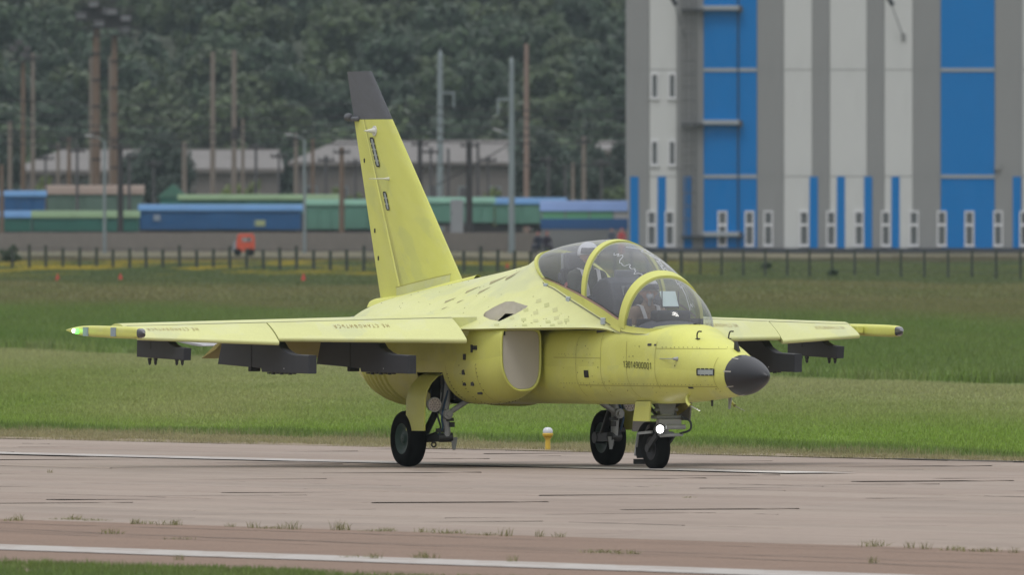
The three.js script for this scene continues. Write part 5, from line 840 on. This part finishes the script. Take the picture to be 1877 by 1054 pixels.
function house(label, p0, p1, r0, r1, yr, ye, D, hasWindows) {
  const x0 = east(p0, D), t = thing('long_house', label, 'house', [x0, 0, DIST - D]), L = east(p1, D) - x0, e = high(ye, D), r = high(yr, D), a = east(r0, D) - x0, b = east(r1, D) - x0, dep = 12;
  obj('house_wall', box(L - 1.0, e, dep - 1, L / 2, e / 2, -dep / 2), hz.wall, t);
  const P = [[0, e, 0], [L, e, 0], [L, e, -dep], [0, e, -dep], [a, r, -dep / 2], [b, r, -dep / 2]], F = [[0, 1, 5], [0, 5, 4], [1, 2, 5], [2, 3, 4], [2, 4, 5], [3, 0, 4], [0, 2, 1], [0, 3, 2]], pos = [], uv = []; for (const f of F) for (const k of f) { pos.push(...P[k]); uv.push(P[k][0], P[k][2] + P[k][1]); }
  const g = new THREE.BufferGeometry(); g.setAttribute('position', new THREE.Float32BufferAttribute(pos, 3)); g.setAttribute('uv', new THREE.Float32BufferAttribute(uv, 2)); g.computeVertexNormals(); obj('roof', g, hz.roof, t);
  obj('eaves_board', box(L, 0.35, 0.12, L / 2, e - 0.18, -0.05), hz.wall, t);
  obj('ridge_cap', box(Math.max(0.5, b - a), 0.14, 0.3, (a + b) / 2, r, -dep / 2), hz.roof, t);
  if (hasWindows) for (let k = 1; k < L / 2.6; k++) { const w = part('window', t); obj('frame', box(1.0, 1.3, 0.08, k * 2.6 - 0.6, e * 0.62, -0.46), hz.tin, w); obj('pane', box(0.8, 1.1, 0.06, k * 2.6 - 0.6, e * 0.62, -0.43), hz.darkGrey, w); }
  return t;
}
house('long grey house with hipped roof behind the floodlight masts', 18, 262, 112, 300, 274, 312, 1900, true);
house('grey roofed house with dark gable above the blue wagon', 330, 520, 342, 512, 274, 309, 1895, false);
house('wide house with pale hipped roof behind the fin', 528, 990, 618, 935, 257, 297, 1905, true);
house('small pinkish roofed house by the hangar corner', 1085, 1190, 1100, 1160, 258, 274, 1920, false);
// orange vehicle
{
  const D = 1500, t = thing('utility_vehicle', 'small orange utility vehicle parked behind the post fence', 'vehicle', [east(449, D), 0, DIST - D]), om = mat(0.62, 0.085, 0.035, 0.5, { map: mottle });
  obj('body', slab([[-0.52, 0.25], [0.66, 0.25], [0.70, 0.75], [0.66, 1.30], [0.56, 1.46], [-0.34, 1.46], [-0.46, 1.36], [-0.54, 0.80]], 1.3, 0.05), om, t);
  obj('side_window', box(0.62, 0.30, 0.04, 0.16, 1.08, 0.66), mat(0.30, 0.28, 0.27, 0.2), t); obj('window_post', box(0.10, 0.32, 0.05, 0.30, 1.08, 0.67), hz.pitch, t);
  obj('front_guard', slab([[-0.84, 0.30], [-0.54, 0.25], [-0.54, 1.0], [-0.74, 0.92]], 1.1, 0.04), mat(0.25, 0.27, 0.30, 0.5), t); obj('grille', box(0.06, 0.4, 0.9, -0.85, 0.55, 0), hz.pitch, t);
  for (const [x, z] of [[-0.45, 0.55], [0.42, 0.55], [-0.45, -0.55], [0.42, -0.55]]) obj('wheel', new THREE.CylinderGeometry(0.26, 0.26, 0.2, 18).rotateX(HP).translate(x, 0.24, z), M.rubber, t);
}
// ------------------------------------------------------------------ bystanders
{
  const fig = (label, [x, y, z], turn, sit, top, legs) => {
    const t = thing('person', label, 'person', [x, y, z], turn, 'people watching from beyond the fence'), h = sit ? 0.08 : 0.92, B = [];
    B.push([[-0.08, h, 0], [0.08, h, 0], 0.12, 0.12], [[0, h + 0.05, 0], [0, h + 0.45, sit ? 0.06 : 0], 0.13, 0.15], [[-0.16, h + 0.48, 0.04], [0.16, h + 0.48, 0.04], 0.07, 0.07], [[0, h + 0.5, 0.04], [0, h + 0.62, 0.06], 0.055, 0.05]);
    for (const k of [-1, 1]) { B.push([[k * 0.2, h + 0.46, 0.03], [k * 0.25, h + 0.2, 0.1], 0.06, 0.05], [[k * 0.25, h + 0.2, 0.1], [k * 0.14, h + 0.1, 0.32], 0.046, 0.034]); if (sit) B.push([[k * 0.1, h, 0.05], [k * 0.13, h + 0.02, 0.42], 0.085, 0.065], [[k * 0.13, h + 0.02, 0.42], [k * 0.13, h - 0.42, 0.46], 0.06, 0.045]); else B.push([[k * 0.1, h - 0.05, 0], [k * 0.11, 0.48, 0.03], 0.09, 0.065], [[k * 0.11, 0.48, 0.03], [k * 0.11, 0.07, 0], 0.06, 0.045], [[k * 0.11, 0.05, 0], [k * 0.12, 0.04, 0.16], 0.05, 0.04]); }
    obj('body', bodyMesh(B, 0.03, 0.06), top, t);
    obj('head', bodyMesh([[[0, h + 0.74, 0.06], [0, h + 0.70, 0.08], 0.10, 0.09], [[0, h + 0.72, 0.17], [0, h + 0.70, 0.175], 0.015, 0.02]], 0.02, 0.04), mat(0.40, 0.20, 0.16, 0.7), t);
    obj('cap', new THREE.SphereGeometry(0.115, 14, 8, 0, 6.2832, 0, 1.4).translate(0, h + 0.76, 0.05), legs, t);
  };
  const D = 1250, x = east(994, D), z = DIST - D, pl = thing('viewing_bench', 'dark bench on legs under the two seated people', 'bench', [x, 0, z]);
  obj('bench_top', box(1.0, 0.06, 0.5, 0, 0.84, 0), M.dark, pl); for (const [i, j] of [[-0.44, -0.2], [0.44, -0.2], [-0.44, 0.2], [0.44, 0.2]]) obj('leg', box(0.05, 0.83, 0.05, i, 0.40, j), M.dark, pl);
  fig('person in dark jacket sitting at the outer end of the bench', [x - 0.22, 0.92, z - 0.05], -0.5, true, mat(0.022, 0.026, 0.045, 0.9), mat(0.10, 0.03, 0.04, 0.9)); fig('person in dark jacket sitting nearer the kiosk on the bench', [x + 0.24, 0.92, z - 0.05], 0.4, true, mat(0.030, 0.024, 0.040, 0.9), mat(0.12, 0.035, 0.04, 0.9));
  fig('person in red top standing beside the hangar corner', [east(1139, 1560), 0, DIST - 1560], 0.2, false, mat(0.42, 0.06, 0.06, 0.9), mat(0.30, 0.09, 0.07, 0.9)); fig('person in dark clothes standing before the kiosk', [east(1121, 1565), 0, DIST - 1565], 0, false, mat(0.06, 0.07, 0.10, 0.9), mat(0.07, 0.05, 0.05, 0.9));
}
for (const [px, py, lab] of [[107, 527, 'red marker cone in the grass at the picture edge'], [222, 526, 'red marker cone below the street lamp'], [557, 526, 'red marker cone beside the fin'], [930, 503, 'red marker cone behind the jet spine']]) {
  const D = EYE * FPX / (py - HORIZON), t = thing('marker_cone', lab, 'cone', [east(px, D), -0.03, DIST - D], 0, 'red cones in the meadow'); t.scale.setScalar(1.55); obj('cone_body', new THREE.ConeGeometry(0.13, 0.36, 14).translate(0, 0.21, 0), mat(0.42, 0.035, 0.02, 0.6), t); obj('cone_base', box(0.3, 0.03, 0.3, 0, 0.015, 0), mat(0.38, 0.035, 0.02, 0.6), t);
}
// ------------------------------------------------------------------ masts, poles and lamps
function post(name, label, px, yt, wpx, D, m, cat, extra) {
  const t = thing(name, label, cat, [east(px, D), 0, DIST - D]), h = high(yt, D), r = wpx * D / FPX / 2;
  obj('shaft', bar([0, -0.1, 0], [0, h, 0], r * 1.15, r * 0.85, 10), m, t); if (extra) extra(t, h, r, D / FPX, m); return t;
}
const ringed = (t, h, r) => { for (let y = h - 2; y > 2; y -= 2.1) obj('clamp_ring', new THREE.CylinderGeometry(r * 1.15, r * 1.15, 0.16, 10).translate(0, y, 0), hz.pitch, t); };
const flood = (t, h, r, k) => {
  ringed(t, h, r);
  obj('platform', [box(3.6, 0.12, 1.4, 0.2, h + 0.05, 0), box(3.6, 0.06, 0.06, 0.2, h + 1.1, 0.7), box(3.6, 0.06, 0.06, 0.2, h + 0.6, 0.7), ...[-1.6, -0.6, 0.6, 1.9].map((x) => box(0.08, 1.1, 0.08, x, h + 0.55, 0.7))], hz.pitch, t);
  for (const [x, y] of [[-1.2, 1.0], [-0.2, 1.9], [0.9, 1.4], [0.8, 0.5]]) { const f = part('floodlight', t); obj('lamp_case', box(0.9, 0.55, 0.4, x, h + y, 0.1, 0.05), hz.pitch, f); obj('lamp_glass', box(0.76, 0.42, 0.03, x, h + y, 0.32), mat(0.15, 0.155, 0.165, 0.3), f); }
  obj('lamp_frame', [box(2.6, 0.9, 0.25, 0.1, h + 1.3, -0.3), box(3.4, 0.16, 0.3, 0.1, h + 0.75, 0), box(3.0, 0.16, 0.3, 0.1, h + 2.0, 0), box(0.1, 2.4, 0.1, -0.6, h + 1.2, 0), box(0.1, 2.4, 0.1, 1.2, h + 1.2, 0), box(3.2, 0.1, 0.1, 0.2, h + 2.3, 0)], hz.pitch, t);
};
const lampArm = (dir) => (t, h, r, k, m) => { obj('lamp_arm', tube([[0, h - 0.1, 0], [dir * 0.25, h + 0.12, 0], [dir * 1.0, h + 0.35, 0]], 0.045, 12, 6), m, t); obj('lamp_head', box(0.5, 0.12, 0.22, dir * 1.15, h + 0.36, 0, 0.04), mat(0.42, 0.43, 0.44, 0.5), t); };
const bracket = (dir) => (t, h, r, k, m) => { obj('bracket_arm', beam([0, h - 68 * k, 0], [dir * 27 * k, h - 68 * k, 0], 0.16), m, t); obj('bracket_drop', beam([dir * 25 * k, h - 66 * k, 0], [dir * 25 * k, h - 96 * k, 0], 0.15), m, t); };
const crossArm = (t, h) => { obj('cross_arm', box(1.3, 0.14, 0.14, 0, h - 0.4, 0.12), hz.pitch, t); for (const x of [-0.55, -0.2, 0.2, 0.55]) obj('insulator', new THREE.CylinderGeometry(0.05, 0.07, 0.22, 8).translate(x, h - 0.22, 0.12), hz.darkGrey, t); };
post('floodlight_mast', 'thick rusty floodlight mast with platform, outer one of the pair', 178, 52, 15, 1780, hz.rust, 'mast', flood);
post('floodlight_mast', 'thick rusty floodlight mast with platform, inner one of the pair', 211, 66, 13, 1770, hz.rust, 'mast', flood);
post('concrete_pole', 'pale concrete stay pole hugging the outer floodlight mast', 168, 105, 7, 1785, hz.pale, 'pole'); post('concrete_pole', 'pale concrete stay pole hugging the inner floodlight mast', 203, 103, 6, 1775, hz.pale, 'pole');
post('floodlight_mast', 'rusty mast with small lamp cluster at the picture edge', 44, 112, 9, 1790, hz.rust, 'mast', (t, h, r) => { obj('platform', box(2.2, 0.12, 1.0, -0.1, h + 0.05, 0), hz.pitch, t); for (const [x, y] of [[-0.8, 1.0], [-0.3, 1.5], [0.3, 1.0], [0.1, 0.5]]) obj('floodlight', box(0.6, 0.4, 0.3, x, h + y, 0.1, 0.04), hz.darkGrey, t); obj('lamp_frame', [box(0.08, 1.6, 0.08, -0.4, h + 0.8, 0), box(0.08, 1.6, 0.08, 0.4, h + 0.8, 0)], hz.pitch, t); });
post('concrete_pole', 'slim pale pole beside the lamp cluster mast', 62, 97, 8, 1795, hz.pale, 'pole', crossArm);
post('concrete_pole', 'short brown pole nearest the picture edge', 20, 222, 9, 1790, hz.pale, 'pole'); post('wooden_pole', 'low rusty post before the leftmost wagon', 5, 302, 8, 1660, hz.rust, 'pole');
post('concrete_pole', 'short pale pole before the hipped roof', 108, 262, 7, 1780, hz.pale, 'pole', crossArm); post('concrete_pole', 'short brown pole between stay poles and hipped roof', 128, 250, 8, 1775, hz.rust, 'pole', crossArm);
post('lattice_mast', 'dark lattice mast right of the floodlight pair', 222, 262, 11, 1665, hz.pitch, 'mast', crossArm);
post('concrete_pole', 'tapered pole standing over the green gabled hut', 339, 260, 10, 1765, hz.pale, 'pole');
post('concrete_pole', 'tall pale pole, first of two above the blue wagon', 391, 95, 10, 1780, hz.pale, 'pole'); post('concrete_pole', 'tall pale pole, second of two above the blue wagon', 430, 92, 10, 1770, hz.pale, 'pole', (t, h) => { obj('cross_arm', box(0.9, 0.12, 0.12, 0, h - 4.6, 0.1), hz.pitch, t); obj('cable_box', box(0.5, 0.9, 0.4, 0.1, h - 6.6, 0.2), hz.pitch, t); });
post('concrete_pole', 'shorter pole beside the second tall pale pole', 446, 218, 7, 1785, hz.pale, 'pole');
post('wooden_pole', 'dark pole with cross arm by the second street lamp', 543, 245, 8, 1790, hz.pale, 'pole', crossArm); post('wooden_pole', 'slim brown pole left of the insulator pole', 574, 255, 7, 1785, hz.rust, 'pole');
post('insulator_pole', 'brown pole with insulator crown left of the fin', 627, 270, 10, 1690, hz.rust, 'pole', crossArm);
post('street_lamp', 'slim grey street lamp rising before the green wagon', 193, 258, 5.5, 1600, hz.tin, 'street lamp', lampArm(-1)); post('street_lamp', 'slim grey street lamp at the end of the blue wagon', 559, 256, 5.5, 1600, hz.tin, 'street lamp', lampArm(-1));
post('steel_mast', 'tall steel mast with bracket pointing away from the hangar', 938, 114, 11, 1600, hz.tin, 'mast', (t, h, r, k, m) => { bracket(-1)(t, h, r, k, m); obj('lamp_arm', beam([0, h - 138 * k, 0], [-20 * k, h - 126 * k, 0], 0.09), m, t); obj('lamp_head', beam([-18 * k, h - 127 * k, 0], [-34 * k, h - 122 * k, 0], 0.12, 0.2), mat(0.45, 0.46, 0.47, 0.5), t); obj('mast_cap', new THREE.ConeGeometry(r * 0.85, 0.5, 10).translate(0, h + 0.25, 0), m, t); });
post('steel_mast', 'tall steel mast with bracket pointing towards the hangar', 807, 102, 12, 1800, hz.tin, 'mast', (t, h, r, k, m) => { bracket(1)(t, h, r, k, m); obj('mast_cap', new THREE.ConeGeometry(r * 0.85, 0.6, 10).translate(0, h + 0.3, 0), m, t); });
post('concrete_pole', 'pinkish brown pole just right of the tall steel mast', 965, 80, 10, 1830, mat(0.25, 0.175, 0.145, 0.9, { map: mottle }), 'pole');
post('lattice_mast', 'dark thick mast before the pale hipped roof', 860, 258, 13, 1700, hz.pitch, 'mast', crossArm); post('lattice_mast', 'dark slim mast right next to the fin edge', 770, 256, 10, 1715, hz.pitch, 'mast', crossArm); post('wooden_pole', 'grey pole between the dark masts', 822, 272, 6, 1800, hz.darkGrey, 'pole'); post('wooden_pole', 'thin pole right of the dark thick mast', 876, 262, 7, 1790, hz.darkGrey, 'pole');
post('concrete_pole', 'brown pole with dark crown near the hangar corner', 1070, 250, 9, 1770, hz.pale, 'pole', crossArm); post('concrete_pole', 'short pale pole left of the crowned pole', 1050, 298, 7, 1780, hz.pale, 'pole'); for (const [px, yt, w, lab] of [[85, 282, 5, 'thin dark pole over the leftmost wagons'], [143, 268, 6, 'thin dark pole left of the stay poles'], [238, 280, 6, 'thin dark pole right of the lattice mast'], [283, 292, 5, 'thin pole before the dark tree between roofs'], [470, 262, 6, 'thin dark pole right of the shorter pale pole'], [512, 278, 5, 'thin dark pole left of the cross arm pole'], [598, 285, 6, 'thin dark pole between slim pole and insulator pole'], [652, 290, 5, 'thin dark pole nearest the fin'], [790, 270, 6, 'thin dark pole between slim mast and steel mast'], [895, 285, 5, 'thin pole right of the yellow green bush'], [1005, 285, 6, 'thin dark pole before the broad dark tree'], [1102, 290, 5, 'thin dark pole before the hangar trees']]) post('signal_pole', lab, px, yt, w, 1755, hz.darkGrey, 'pole', crossArm);
post('concrete_pole', 'faint short pole behind the kiosk', 1036, 306, 5, 1800, hz.darkGrey, 'pole');
{ // overhead lines
  const wm = hz.pitch; for (const [pa, ya, pb, yb, D, sag, lab] of [[-60, 178, 660, 190, 1786, 10, 'topmost overhead wire before the dark wood'], [-60, 222, 660, 228, 1778, 8, 'thin overhead wire crossing the floodlight masts'], [-60, 262, 700, 262, 1760, 5, 'lowest overhead wire brushing the hipped roofs'], [740, 192, 1200, 200, 1786, 7, 'topmost overhead wire near the hangar'], [740, 258, 1200, 260, 1762, 4, 'lowest overhead wire near the hangar'], [740, 300, 1150, 302, 1745, 3, 'overhead wire above the mint wagons'], [-60, 205, 660, 212, 1782, 9, 'upper overhead wire on the fin side of the rail yard'], [-60, 238, 660, 240, 1772, 7, 'middle overhead wire before the dark wood'], [-60, 246, 700, 250, 1764, 6, 'lower overhead wire above the hipped roofs'], [740, 208, 1200, 214, 1782, 6, 'upper overhead wire near the hangar'], [740, 243, 1200, 246, 1768, 5, 'lower overhead wire near the hangar'], [740, 226, 1200, 232, 1776, 6, 'middle overhead wire near the hangar'], [790, 345, 938, 262, 1690, 2, 'slanted stay wire by the tall steel mast']]) {
    const pts = []; for (let i = 0; i <= 12; i++) { const f = i / 12; pts.push([east(lerp(pa, pb, f), D), high(lerp(ya, yb, f) + sag * 4 * f * (1 - f), D), DIST - D]); } tag(obj('overhead_wire', tube(pts, 0.05, 40, 5), wm), lab, 'wire', 'overhead lines');
  }
}
// ------------------------------------------------------------------ woodland, trees, bushes
function leafClump(n, r, sz) {
  const pos = [], nor = [], col = [];
  for (let i = 0; i < n; i++) {
    const d = new THREE.Vector3(rr(-1, 1), rr(-1, 1), rr(-1, 1)).normalize(), p = d.clone().multiplyScalar(r * Math.pow(rnd(), 0.45)), e = new THREE.Vector3(rr(-1, 1), rr(-1, 1), rr(-1, 1)).cross(d).normalize(), f = new THREE.Vector3().crossVectors(d, e).applyAxisAngle(e, rr(-0.8, 0.8)), s = sz * rr(0.6, 1.3), k = rr(0.75, 1.25);
    const q = [p.clone().addScaledVector(e, -s * 0.5), p.clone().addScaledVector(f, s * 0.8), p.clone().addScaledVector(e, s * 0.5), p.clone().addScaledVector(f, -s * 0.8)];
    for (const j of [0, 1, 2, 0, 2, 3]) { pos.push(q[j].x, q[j].y, q[j].z); col.push(k * rr(0.95, 1.05), k, k * rr(0.9, 1.1)); }
  }
  const g = new THREE.BufferGeometry(); g.setAttribute('position', new THREE.Float32BufferAttribute(pos, 3)); g.setAttribute('color', new THREE.Float32BufferAttribute(col, 3)); g.setAttribute('uv', new THREE.Float32BufferAttribute(new Float32Array(pos.length / 3 * 2), 2)); g.computeVertexNormals(); return g;
}
const leafMat = new THREE.MeshPhysicalMaterial({ roughness: 0.85, vertexColors: true, side: THREE.DoubleSide, transmission: 0.25, thickness: 0 });
const hillH = (x, D) => 0.062 * Math.max(0, D - 2040) + 3.5 * Math.sin(x * 0.03 + D * 0.004) * sstep(2060, 2300, D);
{
  const G = []; for (let D = 1990; D <= 3600; D += 60) { const r = []; for (let x = -260; x <= 420; x += 20) r.push([x, D < 2041 ? -0.2 : hillH(x, D), DIST - D]); G.push(r); }
  tag(obj('wooded_hill', gridSurface(G, { centre: [0, -9000, 0] }), mat(0.035, 0.045, 0.022, 1, { map: mottle })), null, null, null, 'structure');
  const list = [], trees = [];
  for (let D = 2050; D < 2860; D += 27) for (let x = -D * 0.034; x < D * 0.028; x += rr(4.2, 6.4)) trees.push([x + rr(-1, 1), D + rr(-12, 12)]);
  const tints = [[0.038, 0.070, 0.028], [0.048, 0.080, 0.028], [0.032, 0.060, 0.028], [0.056, 0.082, 0.030], [0.030, 0.058, 0.028], [0.060, 0.090, 0.032]];
  for (const [x, D] of trees) {
    const b = hillH(x, D), R = rr(2.6, 4.4), Hh = rr(7.5, 12), t = tints[Math.floor(rnd() * 6)], lobes = []; const nl = 4 + Math.floor(rnd() * 3);
    for (let k = 0; k < nl; k++) { const a = rnd() * 6.283, f = rr(0.25, 0.75); lobes.push([Math.cos(a) * R * f, Hh * rr(0.45, 0.88), Math.sin(a) * R * f, R * rr(0.38, 0.62)]); } lobes.push([0, Hh * 0.86, 0, R * 0.55]);
    for (const [lx, ly, lz, lr] of lobes) for (let k = 0; k < 10; k++) { const d = new THREE.Vector3(rr(-1, 1), rr(-0.7, 1), rr(-1, 1)).normalize().multiplyScalar(lr * rr(0.6, 1)); list.push([x + lx + d.x, b + ly + d.y * 0.85, DIST - D + lz + d.z, lr * rr(0.42, 0.75), t]); }
  }
  const im = new THREE.InstancedMesh(leafClump(64, 1, 0.42), leafMat, list.length), m = new THREE.Matrix4(), q = new THREE.Quaternion(), c = new THREE.Color();
  list.forEach(([x, y, z, s, t], i) => { m.compose(new THREE.Vector3(x, y, z), q.setFromEuler(new THREE.Euler(rnd() * 6, rnd() * 6, rnd() * 6)), new THREE.Vector3(s, s * 0.9, s)); im.setMatrixAt(i, m); const k = rr(0.82, 1.2); im.setColorAt(i, c.setRGB(t[0] * k, t[1] * k, t[2] * k)); });
  im.name = 'woodland'; im.castShadow = im.receiveShadow = true; tag(im, 'dense dark green wood covering the hillside', 'wood', null, 'stuff'); scene.add(im);
}
const clumpA = leafClump(90, 1, 0.36);
function tree(name, label, px, D, R, H, base, tint, cat, group) {
  const t = thing(name, label, cat, [east(px, D), 0, DIST - D], 0, group), g = [];
  const n = Math.round(26 + R * 16), cl = clean(clumpA); cl.setAttribute('color', clumpA.attributes.color.clone());
  for (let k = 0; k < n; k++) { const d = new THREE.Vector3(rr(-1, 1), rr(-1, 1), rr(-1, 1)).normalize().multiplyScalar(Math.pow(rnd(), 0.4)); const c = cl.clone(), s = R * rr(0.22, 0.40), kk = rr(0.75, 1.2); c.applyQuaternion(new THREE.Quaternion().setFromEuler(new THREE.Euler(rnd() * 6, rnd() * 6, rnd() * 6))); c.scale(s, s, s); c.translate(d.x * R * 0.85, lerp(base, H, 0.5) + d.y * (H - base) * 0.45 * (1 + 0.2 * Math.sin(d.x * 5)), d.z * R * 0.8); const ca = c.attributes.color; for (let i = 0; i < ca.count; i++) ca.setXYZ(i, ca.getX(i) * tint[0] * kk, ca.getY(i) * tint[1] * kk, ca.getZ(i) * tint[2] * kk); g.push(c); }
  obj('crown', g, leafMat, t);
  const tr = []; tr.push(bar([0, -0.1, 0], [0.1, Math.max(base, H * 0.45), 0], 0.06 + R * 0.05, 0.05 + R * 0.02, 8)); for (let k = 0; k < 5; k++) { const a = k * 1.3; tr.push(bar([0.05, base + (H - base) * 0.1 * k, 0], [Math.cos(a) * R * 0.55, base + (H - base) * (0.3 + 0.1 * k), Math.sin(a) * R * 0.55], 0.03 + R * 0.015, 0.02, 6)); }
  obj('trunk', tr, hz.rust, t); return t;
}
const dk1 = [0.032, 0.056, 0.036], br = [0.15, 0.20, 0.045];
for (const [lab, px, D, R, H, base, tint] of [
  ['dark tree standing between the hipped roofs', 292, 1870, 3.0, 9.4, 0.8, dk1], ['dark tree close beside the floodlight pair', 258, 1880, 2.2, 8.6, 0.8, dk1], ['narrow dark tree over the green gabled hut', 322, 1860, 2.0, 8.4, 0.8, dk1], ['dark tree nearest the hipped roof edge', 150, 1880, 1.4, 6.6, 1.0, dk1],
  ['broad dark tree right of the tall steel mast', 990, 1860, 3.2, 10.2, 0.6, dk1], ['dark tree behind the crowned pole', 1035, 1875, 2.6, 9.2, 1.0, dk1], ['dark tree before the small pinkish house', 1085, 1850, 2.2, 8.6, 1.0, dk1], ['dark tree touching the hangar corner', 1132, 1865, 2.6, 8.8, 1.0, dk1], ['dark tree left of the pale hipped roof', 520, 1930, 2.4, 8.6, 1.5, dk1], ['dark tree at the picture edge below the masts', -5, 1890, 3.0, 9.0, 1.0, dk1]])
  tree('broadleaf_tree', lab, px, D, R, H, base, tint, 'tree', 'trees among the rail yard houses');
for (const [lab, px, D, R, H, tint] of [
  ['bright green bush above the leftmost blue wagon', 75, 1790, 1.55, 5.6, br], ['bright green bush behind the second tall pale pole', 432, 1800, 1.5, 5.6, br], ['bright green bush right of the shorter pole', 462, 1798, 1.35, 5.5, br], ['small green bush left of the insulator pole', 610, 1795, 1.1, 4.9, br], ['small green bush between insulator pole and fin', 655, 1800, 1.1, 4.8, br], ['yellow green bush above the mint wagon', 902, 1795, 1.3, 5.2, br], ['green bush behind the kiosk roof', 1130, 1790, 1.6, 5.3, [0.08, 0.125, 0.04]], ['pale bush left of the blue wagon roofs', 34, 1800, 1.0, 4.6, br]])
  tree('bush', lab, px, D, R, H, 0.6, tint, 'bush', 'bushes along the rail yard');
for (const [lab, px, py, R] of [['dark shrub by the fence right of the windscreen', 1402, 505, 0.35], ['green shrub at the fence foot under the blue stripe', 1525, 518, 0.30], ['dark shrub at the picture edge by the fence', 20, 490, 0.6]]) { const D = EYE * FPX / (py - HORIZON); tree('shrub', lab, px, D, R, R * 1.9, 0.03, [0.040, 0.075, 0.030], 'shrub', 'shrubs in the meadow'); }
scene.fog = new THREE.FogExp2(new THREE.Color(0.74, 0.90, 0.95), 0.000045);
renderer.render(scene, camera);
